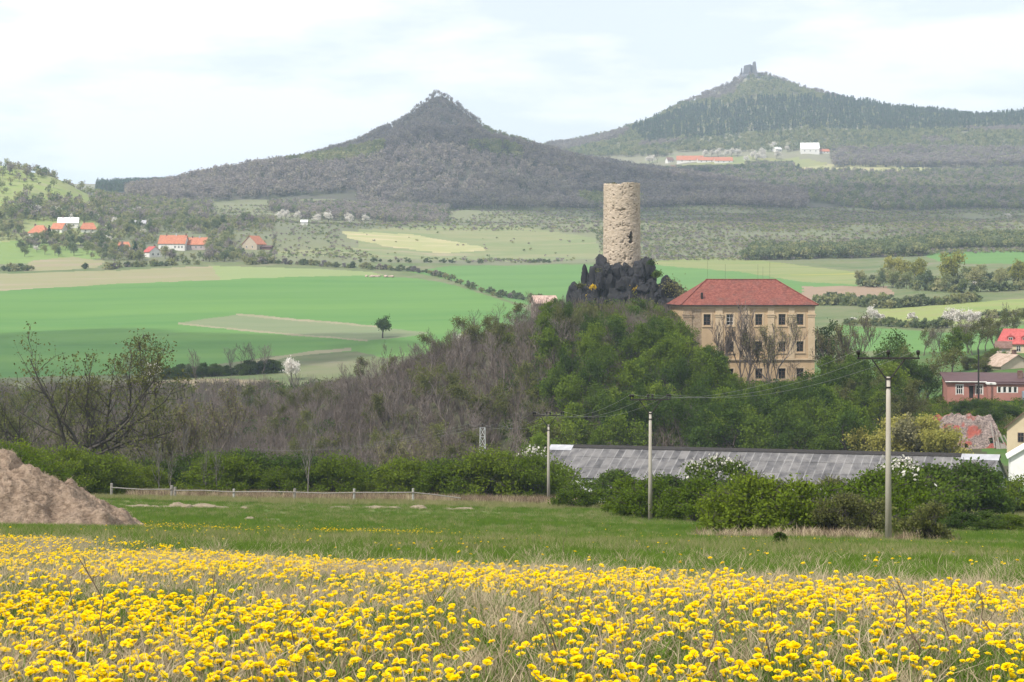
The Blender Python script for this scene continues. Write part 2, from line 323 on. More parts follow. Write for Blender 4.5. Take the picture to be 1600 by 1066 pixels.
def build_ground():
    s = np.concatenate([np.linspace(-1.15, -0.31, 20), np.linspace(-0.3, 0.3, 500), np.linspace(0.31, 1.15, 20)])
    D = np.concatenate([np.linspace(-70, 4, 8), np.linspace(5, 30, 46), np.linspace(30, 200, 76)[1:], np.linspace(200, 480, 110)[1:], np.geomspace(480, 1300, 270)[1:], np.geomspace(1300, 3800, 175)[1:], np.geomspace(3800, 9000, 14)[1:]])
    S, DD = np.meshgrid(s, D); X = S * (DD + np.where(DD < 100, 100 - 0.7 * (DD + 0) , 30)) if False else S * (DD + 90 * np.exp(-np.maximum(DD, -70) / 140))
    Z = height(X, DD)
    V = np.stack([X, DD, Z], -1).reshape(-1, 3)
    nr, nc = X.shape
    idx = np.arange(nr * nc).reshape(nr, nc)
    Q = np.stack([idx[:-1, :-1], idx[:-1, 1:], idx[1:, 1:], idx[1:, :-1]], -1).reshape(-1, 4)
    C = V[Q].mean(1); cx, cy, cz = C[:, 0], C[:, 1], C[:, 2]
    px = pxof(cx, cy); row = rowof(cx, cy, cz)
    names = list(GROUND); zi = {n: i for i, n in enumerate(names)}
    zone = np.full(len(Q), zi['meadow'])
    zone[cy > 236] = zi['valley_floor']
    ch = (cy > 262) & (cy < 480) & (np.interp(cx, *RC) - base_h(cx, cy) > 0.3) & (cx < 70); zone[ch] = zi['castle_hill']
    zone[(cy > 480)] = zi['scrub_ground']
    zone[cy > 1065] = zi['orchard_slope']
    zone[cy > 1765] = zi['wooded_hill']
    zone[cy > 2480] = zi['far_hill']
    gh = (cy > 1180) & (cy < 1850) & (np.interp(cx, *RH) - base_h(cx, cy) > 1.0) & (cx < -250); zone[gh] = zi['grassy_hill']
    jx = px + 2.0 * vnoise(cx / 7, cy / 7, 0, 21); jr = row + 0.8 * vnoise(cx / 7, cy / 7, 3, 22)
    for zn, a, b, poly in ZP:
        m = (cy > a) & (cy < b); k = np.where(m)[0]
        k = k[inpoly(jx[k], jr[k], poly)]; zone[k] = zi[zn]
    for n in names:
        q = Q[zone == zi[n]]
        if not len(q): continue
        u, inv = np.unique(q.ravel(), return_inverse=True)
        o = link(n, np_mesh(n, V[u], [inv.reshape(-1, 4)], GROUND[n], smooth=True))
        tag(o, kind='structure')
build_ground()
# ------------------------------------------------------------------ vegetation builders
def seg_mesh(segs, n):
    """open n-sided prisms for (p0,p1,r0,r1) rows"""
    A = np.asarray(segs, float); p0, p1, r0, r1 = A[:, 0:3], A[:, 3:6], A[:, 6], A[:, 7]
    d = p1 - p0; d /= np.maximum(np.linalg.norm(d, axis=1, keepdims=True), 1e-6)
    ref = np.where(np.abs(d[:, 2:3]) < 0.9, np.array([[0, 0, 1.0]]), np.array([[1.0, 0, 0]]))
    a = np.cross(d, ref); a /= np.linalg.norm(a, axis=1, keepdims=True); b = np.cross(d, a)
    m = len(A); V = np.zeros((m, 2 * n, 3))
    for k in range(n):
        t = 2 * math.pi * k / n; o = a * math.cos(t) + b * math.sin(t)
        V[:, k] = p0 + o * r0[:, None]; V[:, n + k] = p1 + o * r1[:, None]
    base = np.arange(m)[:, None] * 2 * n
    if n == 2:
        return V.reshape(-1, 3), (base + np.array([[0, 1, 3, 2]]))
    Fc = np.concatenate([base + np.array([[k, (k + 1) % n, n + (k + 1) % n, n + k]]) for k in range(n)], 0)
    return V.reshape(-1, 3), Fc
def leaf_mesh(pos, size, rng, aspect=1.6, up=0.0, ang=None):
    """two-triangle folded leaves at pos"""
    n = len(pos); d = rng.normal(size=(n, 3)); d[:, 2] += up; d /= np.linalg.norm(d, axis=1, keepdims=True)
    e = rng.normal(size=(n, 3)); e -= d * (e * d).sum(1, keepdims=True); e /= np.linalg.norm(e, axis=1, keepdims=True)
    s = (size * rng.uniform(0.6, 1.4, n))[:, None]
    V = np.stack([pos - d * s * aspect * 0.5, pos + e * s * 0.5, pos + d * s * aspect * 0.5, pos - e * s * 0.5], 1)
    return V.reshape(-1, 3), np.arange(n * 4).reshape(-1, 4)
def merge(parts):
    vs, fs, b = [], [], 0
    for v, f in parts:
        vs.append(v); fs.append(np.asarray(f) + b); b += len(v)
    return np.concatenate(vs), fs

def grow(seed, H, r0, levels=3, nch=(7, 6, 5), spread=0.9, lenf=(0.55, 0.5, 0.45), start=0.25, up=0.25, trunks=1, wander=0.16, twig=0.022, lean=0.0, curl=0.0):
    """a branching skeleton -> list per level of segments, and twig tips"""
    rng = random.Random(seed); levs = [[] for _ in range(levels + 1)]; tips = []
    def rv(s): return Vector((rng.gauss(0, s), rng.gauss(0, s), rng.gauss(0, s)))
    def br(p, d, L, r, lv):
        ns = 5 if lv == 0 else (4 if lv == 1 else 3 if lv == 2 else 2)
        pts = [p.copy()]; dirs = []
        for i in range(ns):
            d = (d + rv(wander) + Vector((0, 0, up * (0.4 if lv == 0 else 1.0) * 0.35))).normalized()
            q = p + d * (L / ns); rr0 = r * (1 - 0.8 * i / ns); rr1 = r * (1 - 0.8 * (i + 1) / ns)
            levs[lv].append((*p, *q, max(rr0, twig * 0.5), max(rr1, twig * 0.4))); p = q; pts.append(q); dirs.append(d)
        if lv >= levels:
            tips.append((p, d)); 
            if ns > 1: tips.append((pts[-2], d))
            return
        for c in range(nch[lv]):
            t = (start if lv == 0 else 0.2) + (1 - (start if lv == 0 else 0.2)) * (c + rng.random()) / nch[lv]
            k = min(int(t * ns), ns - 1); q = pts[k].lerp(pts[k + 1], t * ns - k)
            dd = dirs[k]; side = rv(1.0); side -= dd * side.dot(dd); side.normalize()
            nd = (dd * (1 - spread * 0.55) + side * spread + Vector((0, 0, up))).normalized()
            br(q, nd, L * lenf[lv] * (1.15 - 0.55 * t) * rng.uniform(0.75, 1.2), max(r * (1 - 0.8 * t) * 0.62, twig), lv + 1)
    for k in range(trunks):
        a = rng.random() * 6.28; sp = 0.0 if trunks == 1 else 0.45
        br(Vector((math.cos(a) * sp * 0.4, math.sin(a) * sp * 0.4, -0.3)), Vector((math.cos(a) * sp + lean, math.sin(a) * sp, 1)).normalized(), H * rng.uniform(0.72, 0.85), r0 * (1 if trunks == 1 else 0.7), 0)
    return levs, tips
def clump_leaves(tips, rng, per, rad, size, up=0.2, flat=0.8):
    pos = []
    for p, d in tips:
        k = per if isinstance(per, int) else rng.poisson(per)
        if k: pos.append(np.array(p) + rng.normal(size=(k, 3)) * np.array([rad, rad, rad * flat]))
    pos = np.concatenate(pos); pos = pos[pos[:, 2] > 0.05]
    return leaf_mesh(pos, size, rng, up=up)
def proto_tree(name, seed, H, r0, bark, leafmat=None, per=0, rad=0.35, size=0.2, **kw):
    """returns {'trunk': mesh, 'crown': mesh}; crown of bare trees is the twig work itself"""
    levs, tips = grow(seed, H, r0, **kw); rng = np.random.default_rng(seed)
    tr = [seg_mesh(levs[0], 7)]
    if len(levs[1]): tr.append(seg_mesh(levs[1], 4))
    V, Fs = merge(tr); trunk = np_mesh('trunk', V, Fs, bark, smooth=True)
    parts = []; 
    for L in levs[2:-1]:
        if L: parts.append(seg_mesh(L, 3))
    if len(levs) > 2 and levs[-1]: parts.append(seg_mesh(levs[-1], 2))
    nb = sum(len(f) for v, f in parts)
    if leafmat is not None and per: parts.append(clump_leaves(tips, rng, per, rad, size))
    V, Fs = merge(parts); nt = sum(len(f) for f in Fs)
    idx = np.zeros(nt, int); idx[nb:] = 1
    crown = np_mesh('crown', V, Fs, mats=[bark, leafmat or bark], midx=idx)
    return {'trunk': trunk, 'crown': crown}
def proto_bush(name, seed, w, h, bark, leafmat, n=3500, size=0.16, lumps=22, stems=9, sparse=0.0, blossom=None, nb=0):
    rng = np.random.default_rng(seed); r = random.Random(seed)
    segs = []; cs = []
    for k in range(lumps):
        a = r.random() * 6.283; q = math.sqrt(r.random()); z = r.random()
        ex = math.sqrt(max(0.08, 1 - (z * 0.95) ** 2.2))
        c = np.array([math.cos(a) * q * w * 0.5 * ex, math.sin(a) * q * w * 0.5 * ex, 0.12 * h + z * h * 0.74]); cs.append(c)
    for k in range(stems):
        c = cs[k % len(cs)]; p = Vector((r.gauss(0, w * 0.06), r.gauss(0, w * 0.06), -0.2)); q = Vector(c); m = p.lerp(q, 0.5) + Vector((r.gauss(0, .1), r.gauss(0, .1), 0.12 * h))
        segs += [(*p, *m, 0.06, 0.045), (*m, *q, 0.045, 0.02)]
    tw = []
    pos = []
    per = n // lumps
    for c in cs:
        rr = np.array([w * 0.17, w * 0.17, h * 0.15]) * r.uniform(0.75, 1.25)
        d = rng.normal(size=(per, 3)); d /= np.linalg.norm(d, axis=1, keepdims=True)
        u = rng.random((per, 1)) ** 0.42
        pos.append(c + d * u * rr * (1 + 0.25 * rng.normal(size=(per, 1)) * (u > 0.8)))
        for k in range(7):
            e = rng.normal(size=3); e[2] = abs(e[2]) + 0.4; e /= np.linalg.norm(e); tw.append((*c, *(c + e * rr * r.uniform(1.0, 1.55)), 0.02, 0.012))
    pos = np.concatenate(pos); pos = pos[(pos[:, 2] > 0.03)]
    trunk_v = seg_mesh(segs, 5); twv = seg_mesh(tw, 3)
    V, Fs = merge([trunk_v, twv]); trunk = np_mesh('stems', V, Fs, bark)
    V, Fc = leaf_mesh(pos, size, rng, up=0.3)
    mats = [leafmat]; idx = np.zeros(len(Fc), int)
    if blossom is not None:
        mats.append(blossom); hi = pos[:, 2] + rng.normal(size=len(pos)) * h * 0.15; idx[np.argsort(-hi)[:nb]] = 1
    return {'stems': trunk, 'crown': np_mesh('crown', V, [Fc], mats=mats, midx=idx)}
def proto_conifer(name, seed, H, w, bark, leafmat, tiers=16, size=0.4):
    rng = np.random.default_rng(seed); segs = [(0, 0, -0.3, 0, 0, H * 0.97, 0.02 * H, 0.02)]; pos = []
    for t in range(tiers):
        z = H * (0.1 + 0.88 * t / tiers); rad = w * 0.5 * (1 - t / tiers) ** 0.8 + 0.15
        for k in range(9):
            a = rng.random() * 6.283; L = rad * rng.uniform(0.7, 1.15); e = np.array([math.cos(a) * L, math.sin(a) * L, z - 0.22 * L]); segs.append((0, 0, z, *e, 0.03, 0.01))
            m = max(4, int(10 * rad / w * 2)); u = rng.random((m, 1)) ** 0.7
            pos.append(np.array([0, 0, z]) * (1 - u) + e * u + rng.normal(size=(m, 3)) * 0.13 * size * 2)
    trunk = np_mesh('trunk', *(lambda a: (a[0], [a[1]]))(seg_mesh(segs[:1], 6)), bark)
    parts = [seg_mesh(segs[1:], 3), leaf_mesh(np.concatenate(pos), size, rng, up=-0.2)]
    V, Fs = merge(parts); idx = np.zeros(sum(len(f) for f in Fs), int); idx[len(parts[0][1]):] = 1
    return {'trunk': trunk, 'crown': np_mesh('crown', V, Fs, mats=[bark, leafmat], midx=idx)}
def place(proto, name, label, cat, loc, s=1.0, rz=None, group=None, sz=None):
    o = thing(name, label, cat, loc, random.random() * 6.283 if rz is None else rz, group, (s, s, sz or s))
    for k, me in proto.items(): link(k, me, o)
    return o
def far_mesh(name, seed, w, h, mat, bark, n=70, size=1.0, shape='oval', trunk=True):
    """light tree for woods far away"""
    rng = np.random.default_rng(seed)
    if shape == 'cone':
        z = rng.random(n) ** 1.2; a = rng.random(n) * 6.283; q = np.sqrt(rng.random(n)) * w * 0.5 * (1.02 - z)
        pos = np.stack([np.cos(a) * q, np.sin(a) * q, 0.08 * h + z * h * 0.9], 1)
    else:
        d = rng.normal(size=(n, 3)); d /= np.linalg.norm(d, axis=1, keepdims=True); d *= rng.random((n, 1)) ** 0.45
        lump = 1 + 0.25 * np.sin(d[:, :1] * 5 + seed) * np.cos(d[:, 1:2] * 4)
        pos = d * lump * np.array([w * 0.5, w * 0.5, h * 0.36]) + np.array([0, 0, h * 0.62])
    parts = [leaf_mesh(pos, size, rng, aspect=1.5)]
    idx = np.zeros(n, int)
    if trunk:
        sg = [(0, 0, -0.5, 0, 0, h * 0.55, 0.02 * h, 0.012 * h)]
        for k in range(7):
            a = rng.random() * 6.283; sg.append((0, 0, h * rng.uniform(0.2, 0.5), math.cos(a) * w * 0.35, math.sin(a) * w * 0.35, h * rng.uniform(0.6, 0.95), 0.01 * h, 0.005 * h))
        tv = seg_mesh(sg, 3); parts.append(tv); idx = np.concatenate([idx, np.ones(len(tv[1]), int)])
    V, Fs = merge(parts)
    return np_mesh(name, V, Fs, mats=[mat, bark], midx=idx)

# stuff: points that carry instances of a few small meshes
HID = {}
def stuff(name, label, cat, pts, meshes, scl, rot=None, idx=None, tilt=None):
    pts = np.asarray(pts, np.float32); n = len(pts)
    me = bpy.data.meshes.new(name); me.vertices.add(n); me.vertices.foreach_set('co', pts.ravel())
    def attr(nm, ty, arr, fld='value'):
        a = me.attributes.new(nm, ty, 'POINT'); a.data.foreach_set(fld, np.asarray(arr).ravel())
    r3 = np.zeros((n, 3), np.float32); r3[:, 2] = RNG.random(n) * 6.283 if rot is None else rot
    if tilt is not None: r3[:, :2] = tilt
    scl = np.asarray(scl, np.float32); scl = np.repeat(scl[:, None], 3, 1) if scl.ndim == 1 else scl
    attr('rot3', 'FLOAT_VECTOR', r3, 'vector'); attr('scl3', 'FLOAT_VECTOR', scl, 'vector')
    attr('pick', 'INT', (RNG.integers(0, len(meshes), n) if idx is None else idx).astype(np.int32))
    col = bpy.data.collections.new(name + '_kinds')
    for i, m in enumerate(meshes):
        col.objects.link(bpy.data.objects.new('%s_kind_%02d' % (name, i), m))
    ng = bpy.data.node_groups.new(name + '_scatter', 'GeometryNodeTree')
    ng.interface.new_socket('Geometry', in_out='INPUT', socket_type='NodeSocketGeometry'); ng.interface.new_socket('Geometry', in_out='OUTPUT', socket_type='NodeSocketGeometry')
    N, L = ng.nodes, ng.links
    gi, go = N.new('NodeGroupInput'), N.new('NodeGroupOutput'); ip = N.new('GeometryNodeInstanceOnPoints'); ci = N.new('GeometryNodeCollectionInfo')
    ci.inputs['Collection'].default_value = col; ci.inputs['Separate Children'].default_value = True; ci.inputs['Reset Children'].default_value = True
    def na(nm, ty):
        x = N.new('GeometryNodeInputNamedAttribute'); x.data_type = ty; x.inputs['Name'].default_value = nm; return [s for s in x.outputs if s.enabled and s.name == 'Attribute'][0]
    L.new(gi.outputs[0], ip.inputs['Points']); L.new(ci.outputs[0], ip.inputs['Instance']); ip.inputs['Pick Instance'].default_value = True
    L.new(na('pick', 'INT'), ip.inputs['Instance Index']); L.new(na('scl3', 'FLOAT_VECTOR'), ip.inputs['Scale'])
    e2r = N.new('FunctionNodeEulerToRotation'); L.new(na('rot3', 'FLOAT_VECTOR'), e2r.inputs[0]); L.new(e2r.outputs[0], ip.inputs['Rotation'])
    L.new(ip.outputs[0], go.inputs[0])
    o = link(name, me); md = o.modifiers.new('scatter', 'NODES'); md.node_group = ng
    tag(o, label, cat, kind='stuff'); return o
def sample(n, pxr, Dr, poly=None, cond=None, rng=RNG, lift=0.0):
    """points spread evenly over the ground between two bearings and two distances"""
    D = np.sqrt(rng.random(n) * (Dr[1] ** 2 - Dr[0] ** 2) + Dr[0] ** 2); px = rng.uniform(pxr[0], pxr[1], n)
    x = (px - 800) / F * D; z = height(x, D); row = rowof(x, D, z)
    k = np.ones(n, bool)
    if poly is not None: k &= inpoly(px, row, poly)
    if cond is not None: k &= cond(x, D, z, px, row)
    return np.stack([x, D, z + lift], 1)[k]

bark_grey = mat_noise('bark_grey', [(0.10, 0.09, 0.08), (0.17, 0.155, 0.14)], 6, bump=0.3)
bark_dark = mat_noise('bark_dark', [(0.045, 0.038, 0.034), (0.075, 0.065, 0.055)], 6, bump=0.3)
bark_brown = mat_leaf('bark_brown', [(0.10, 0.08, 0.066), (0.15, 0.122, 0.105), (0.21, 0.18, 0.158)], 0.0)
bark_pale = mat_noise('bark_pale', [(0.26, 0.25, 0.23), (0.38, 0.37, 0.34)], 5, bump=0.2)
leaf_fresh = mat_leaf('leaf_fresh', [(0.075, 0.115, 0.016), (0.12, 0.175, 0.022), (0.18, 0.235, 0.03)], 0.4)
leaf_dark = mat_leaf('leaf_dark', [(0.038, 0.068, 0.014), (0.06, 0.10, 0.018), (0.09, 0.135, 0.022)], 0.35)
leaf_bush = mat_leaf('leaf_bush', [(0.07, 0.115, 0.010), (0.105, 0.155, 0.014), (0.15, 0.20, 0.02)], 0.4)
leaf_olive = mat_leaf('leaf_olive', [(0.09, 0.09, 0.035), (0.12, 0.13, 0.04), (0.15, 0.16, 0.05)], 0.35)
leaf_yellow = mat_leaf('leaf_yellow', [(0.21, 0.22, 0.05), (0.27, 0.27, 0.06), (0.34, 0.31, 0.08)], 0.4)
leaf_bud = mat_leaf('leaf_bud', [(0.13, 0.13, 0.05), (0.19, 0.18, 0.08), (0.26, 0.24, 0.13)], 0.3)
leaf_conifer = mat_leaf('leaf_conifer', [(0.018, 0.045, 0.022), (0.03, 0.065, 0.03)], 0.15)
petal_white = mat_leaf('petal_white', [(0.62, 0.58, 0.52), (0.78, 0.74, 0.68)], 0.35)
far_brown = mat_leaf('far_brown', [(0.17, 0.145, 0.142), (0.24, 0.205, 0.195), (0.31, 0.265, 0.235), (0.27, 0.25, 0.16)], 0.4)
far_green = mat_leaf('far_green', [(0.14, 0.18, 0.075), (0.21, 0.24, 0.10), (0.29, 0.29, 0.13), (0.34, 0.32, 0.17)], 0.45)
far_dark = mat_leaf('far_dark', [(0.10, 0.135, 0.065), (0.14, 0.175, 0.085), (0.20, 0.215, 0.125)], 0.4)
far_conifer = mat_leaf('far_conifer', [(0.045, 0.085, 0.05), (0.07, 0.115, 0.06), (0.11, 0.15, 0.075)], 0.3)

T_BARE = [proto_tree('bare', 100 + i, 8.5 + (i % 3), 0.16, bark_brown, levels=3, nch=(9, 6, 5), spread=0.75, lenf=(0.52, 0.5, 0.5), start=0.22, up=0.35, twig=0.026, trunks=1 + (i % 2)) for i in range(6)]
T_BUD = [proto_tree('bud', 120 + i, 9, 0.17, bark_brown, leaf_olive, per=5, rad=0.3, size=0.17, levels=3, nch=(9, 6, 4), spread=0.75, start=0.2, up=0.32, twig=0.026, trunks=1 + (i % 2)) for i in range(3)]
T_LEAF = [proto_tree('leaf', 140 + i, 9.5, 0.2, bark_dark, leaf_fresh, per=5, rad=0.36, size=0.21, levels=3, nch=(10, 7, 4), spread=0.85, lenf=(0.5, 0.52, 0.5), start=0.2, up=0.25, twig=0.02) for i in range(5)]
T_DARK = [proto_tree('dark', 160 + i, 11, 0.24, bark_dark, leaf_dark, per=5, rad=0.42, size=0.23, levels=3, nch=(10, 7, 4), spread=0.9, lenf=(0.52, 0.52, 0.5), start=0.18, up=0.22, twig=0.02) for i in range(4)]
T_ORCH = [proto_tree('orchard', 180 + i, 6.0, 0.15, bark_dark, m, per=6, rad=0.35, size=0.3, levels=2, nch=(9, 8, 4), spread=0.95, lenf=(0.62, 0.5, 0.5), start=0.25, up=0.3, twig=0.03) for i, m in enumerate([far_green, far_green, far_dark, far_brown])]
T_BLOS = [proto_tree('blossom', 190 + i, 6.5, 0.15, bark_dark, petal_white, per=7, rad=0.4, size=0.34, levels=2, nch=(9, 8, 4), spread=0.95, lenf=(0.62, 0.5, 0.5), start=0.2, up=0.3, twig=0.03) for i in range(2)]
T_YEL = [proto_tree('yellow', 200 + i, 11, 0.25, bark_dark, leaf_yellow, per=9, rad=0.5, size=0.4, levels=2, nch=(12, 10, 4), spread=0.95, lenf=(0.55, 0.5, 0.5), start=0.15, up=0.2, twig=0.03) for i in range(2)]
B_GREEN = [proto_bush('bush', 220 + i, 4.4, 3.0, bark_dark, leaf_bush, n=9000, size=0.105, lumps=30) for i in range(4)]
B_DARK = [proto_bush('bushd', 230 + i, 4.4, 3.2, bark_dark, leaf_dark, n=8000, size=0.115, lumps=30) for i in range(3)]
B_BLOS = [proto_bush('bushb', 240 + i, 4.2, 3.4, bark_dark, leaf_fresh, n=7000, size=0.11, blossom=petal_white, nb=300) for i in range(2)]
B_BIG = [proto_bush('bushl', 280 + i, 7.6, 5.2, bark_dark, m, n=12500, size=0.14, lumps=46, stems=16) for i, m in enumerate([leaf_bush, leaf_bush, leaf_bush, leaf_dark, leaf_dark])]
B_BIGT = [proto_bush('bushlt', 290 + i, 7.0, 5.4, bark_brown, leaf_olive, n=4200, size=0.15, lumps=44, stems=34) for i in range(2)]
B_TWIG = [proto_bush('busht', 250 + i, 4.0, 2.6, bark_dark, leaf_olive, n=3600, size=0.10, stems=24) for i in range(2)]
B_FAR = [proto_bush('bushf', 260 + i, 4.4, 3.2, bark_dark, m, n=420, size=0.5, lumps=12, stems=5) for i, m in enumerate([far_green, far_dark, far_dark, far_green, far_brown])]
B_FARB = [proto_bush('bushw', 270 + i, 4.4, 3.4, bark_dark, far_green, n=420, size=0.5, lumps=12, stems=5, blossom=petal_white, nb=300) for i in range(2)]
# ------------------------------------------------------------------ buildings
def wall_holes(mb, x0, x1, z0, z1, holes, y=0.0, t=0.25):
    """upright wall facing -y with rectangular openings and their reveals"""
    xs = sorted({x0, x1, *[h[0] for h in holes], *[h[1] for h in holes]}); zs = sorted({z0, z1, *[h[2] for h in holes], *[h[3] for h in holes]})
    for i in range(len(xs) - 1):
        for j in range(len(zs) - 1):
            cx, cz = (xs[i] + xs[i + 1]) / 2, (zs[j] + zs[j + 1]) / 2
            if any(h[0] < cx < h[1] and h[2] < cz < h[3] for h in holes): continue
            mb.add([(xs[i], y, zs[j]), (xs[i + 1], y, zs[j]), (xs[i + 1], y, zs[j + 1]), (xs[i], y, zs[j + 1])], [(0, 1, 2, 3)])
    for a, b, c, d in holes:
        mb.add([(a, y, c), (b, y, c), (b, y, d), (a, y, d), (a, y + t, c), (b, y + t, c), (b, y + t, d), (a, y + t, d)], [(0, 4, 5, 1), (1, 5, 6, 2), (2, 6, 7, 3), (3, 7, 4, 0)])
    return mb
def mat_glass(name, c=(0.012, 0.014, 0.018)):
    m, n, l, o = mat_new(name); b = n.new('ShaderNodeBsdfPrincipled'); b.inputs['Base Color'].default_value = rgba(c); b.inputs['Roughness'].default_value = 0.12; b.inputs['Specular IOR Level'].default_value = 0.6
    l.new(b.outputs[0], o.inputs[0]); return m
glass = mat_glass('window_glass'); 
frame_white = mat_plain('frame_white', (0.62, 0.60, 0.56)); frame_brown = mat_plain('frame_brown', (0.10, 0.065, 0.05)); frame_grey = mat_plain('frame_grey', (0.2, 0.2, 0.2))
_wm = {}
def window(parent, x, z, w, h, y, fm, nx=2, nz=2, bar=0.07, sill=None):
    """window (frame with glazing bars) > pane, sill; centred at x, z on the plane y"""
    key = (round(w, 3), round(h, 3), fm.name, nx, nz, bar)
    if key not in _wm:
        m = MB(); m.box(-w / 2, -w / 2 + bar, -.03, .03, -h / 2, h / 2).box(w / 2 - bar, w / 2, -.03, .03, -h / 2, h / 2).box(-w / 2 + bar, w / 2 - bar, -.03, .03, -h / 2, -h / 2 + bar).box(-w / 2 + bar, w / 2 - bar, -.03, .03, h / 2 - bar, h / 2)
        for i in range(1, nx): c = -w / 2 + w * i / nx; m.box(c - bar * .45, c + bar * .45, -.026, .026, -h / 2 + bar, h / 2 - bar)
        for j in range(1, nz): c = -h / 2 + h * (j + (0.2 if nz == 2 else 0)) / nz; m.box(-w / 2 + bar, w / 2 - bar, -.022, .022, c - bar * .4, c + bar * .4)
        _wm[key] = (m.mesh('window', fm), MB().box(-w / 2 + .01, w / 2 - .01, .0, .012, -h / 2 + .01, h / 2 - .01).mesh('pane', glass))
    o = link('window', _wm[key][0], parent, (x, y, z)); link('pane', _wm[key][1], o, (0, 0, 0))
    if sill: MB().box(-w / 2 - .08, w / 2 + .08, -.36, -.04, -h / 2 - .12, -h / 2 - .01).build('sill', sill, o)
    return o
def mat_tiles(name, c1, c2, c3, course=0.35, moss=(0.12, 0.10, 0.06)):
    """roof tiles: courses along the slope, joints, weathering"""
    m, n, l, o = mat_new(name); b = n.new('ShaderNodeBsdfPrincipled'); b.inputs['Roughness'].default_value = 0.85; b.inputs['Specular IOR Level'].default_value = 0.15; l.new(b.outputs[0], o.inputs[0])
    t = n.new('ShaderNodeTexCoord'); v = n.new('ShaderNodeTexVoronoi'); v.inputs['Scale'].default_value = 1 / course; v.inputs['Randomness'].default_value = 0.7; l.new(t.outputs['Object'], v.inputs['Vector'])
    sp = n.new('ShaderNodeSeparateColor'); l.new(v.outputs['Color'], sp.inputs[0])
    r = ramp(n, [(0.0, c1), (0.5, c2), (1.0, c3)]); l.new(sp.outputs[0], r.inputs[0])
    nz = n.new('ShaderNodeTexNoise'); nz.inputs['Scale'].default_value = 0.5; nz.inputs['Detail'].default_value = 6; l.new(t.outputs['Object'], nz.inputs['Vector'])
    rr = ramp(n, [(0.52, (0, 0, 0)), (0.72, (0.6, 0.6, 0.6))]); l.new(nz.outputs[0], rr.inputs[0])
    mxn = n.new('ShaderNodeMix'); mxn.data_type = 'RGBA'; l.new(rr.outputs[0], mxn.inputs[0]); l.new(r.outputs[0], mxn.inputs[6]); mxn.inputs[7].default_value = rgba(moss); l.new(mxn.outputs[2], b.inputs['Base Color'])
    wv = n.new('ShaderNodeTexWave'); wv.bands_direction = 'Z'; wv.wave_profile = 'SAW'; wv.inputs['Scale'].default_value = 2.2; l.new(t.outputs['Object'], wv.inputs['Vector'])
    bp = n.new('ShaderNodeBump'); bp.inputs['Strength'].default_value = 0.5; bp.inputs['Distance'].default_value = 0.05; l.new(wv.outputs[0], bp.inputs['Height']); l.new(bp.outputs[0], b.inputs['Normal'])
    return m
tiles_old = mat_tiles('tiles_old_red', (0.13, 0.045, 0.036), (0.185, 0.06, 0.046), (0.23, 0.085, 0.066), 0.3, (0.12, 0.065, 0.055))
tiles_orange = mat_tiles('tiles_orange', (0.34, 0.12, 0.07), (0.40, 0.155, 0.09), (0.46, 0.20, 0.125), 0.4, (0.28, 0.13, 0.09))
tiles_red = mat_tiles('tiles_bright_red', (0.33, 0.07, 0.065), (0.38, 0.085, 0.08), (0.42, 0.11, 0.10), 0.4, (0.3, 0.09, 0.08))
tiles_brown = mat_tiles('tiles_brown', (0.13, 0.075, 0.06), (0.17, 0.10, 0.08), (0.2, 0.13, 0.11), 0.4)
plaster_white = mat_noise('plaster_white', [(0.55, 0.53, 0.49), (0.70, 0.68, 0.64)], 0.8, rough=0.9)
plaster_cream = mat_noise('plaster_cream', [(0.47, 0.38, 0.25), (0.56, 0.46, 0.32)], 0.7, rough=0.9)
plaster_grey = mat_noise('plaster_grey', [(0.30, 0.29, 0.30), (0.42, 0.41, 0.41), (0.52, 0.51, 0.50)], 0.7, rough=0.9, bump=0.2)
plaster_old = mat_noise('plaster_ochre_old', [(0.30, 0.215, 0.13), (0.44, 0.315, 0.185), (0.50, 0.36, 0.215), (0.53, 0.40, 0.26)], 0.45, 9, rough=0.95, bump=0.25, bscale=4, cols2=[(0.36, 0.27, 0.185), (0.50, 0.355, 0.205)], scale2=0.16)
plaster_trim = mat_noise('plaster_trim', [(0.45, 0.345, 0.22), (0.55, 0.425, 0.285)], 0.9, 6, rough=0.95)
plaster_peel = mat_noise('plaster_peeling', [(0.16, 0.115, 0.075), (0.36, 0.28, 0.19), (0.24, 0.17, 0.11), (0.44, 0.35, 0.25)], 1.6, 8, rough=0.95, bump=0.5, bscale=4)
plaster_pink = mat_noise('plaster_pink', [(0.31, 0.145, 0.115), (0.38, 0.18, 0.145)], 0.8, 6, rough=0.9)
wood_grey = mat_noise('wood_grey', [(0.19, 0.17, 0.15), (0.30, 0.28, 0.25)], 3, stretch=(1, 1, 6), rough=0.9, bump=0.2)
metal_dark = mat_noise('metal_dark', [(0.018, 0.016, 0.016), (0.035, 0.03, 0.028)], 4, rough=0.6)
concrete = mat_noise('concrete_pole', [(0.30, 0.275, 0.235), (0.40, 0.37, 0.32)], 2.0, 6, rough=0.9, stretch=(1, 1, 0.4), bump=0.2, cols2=[(0.26, 0.22, 0.17), (0.42, 0.40, 0.36)], scale2=0.6)
sheet_dark = mat_noise('sheet_dark_red', [(0.075, 0.042, 0.045), (0.105, 0.06, 0.06)], 0.8, rough=0.7)

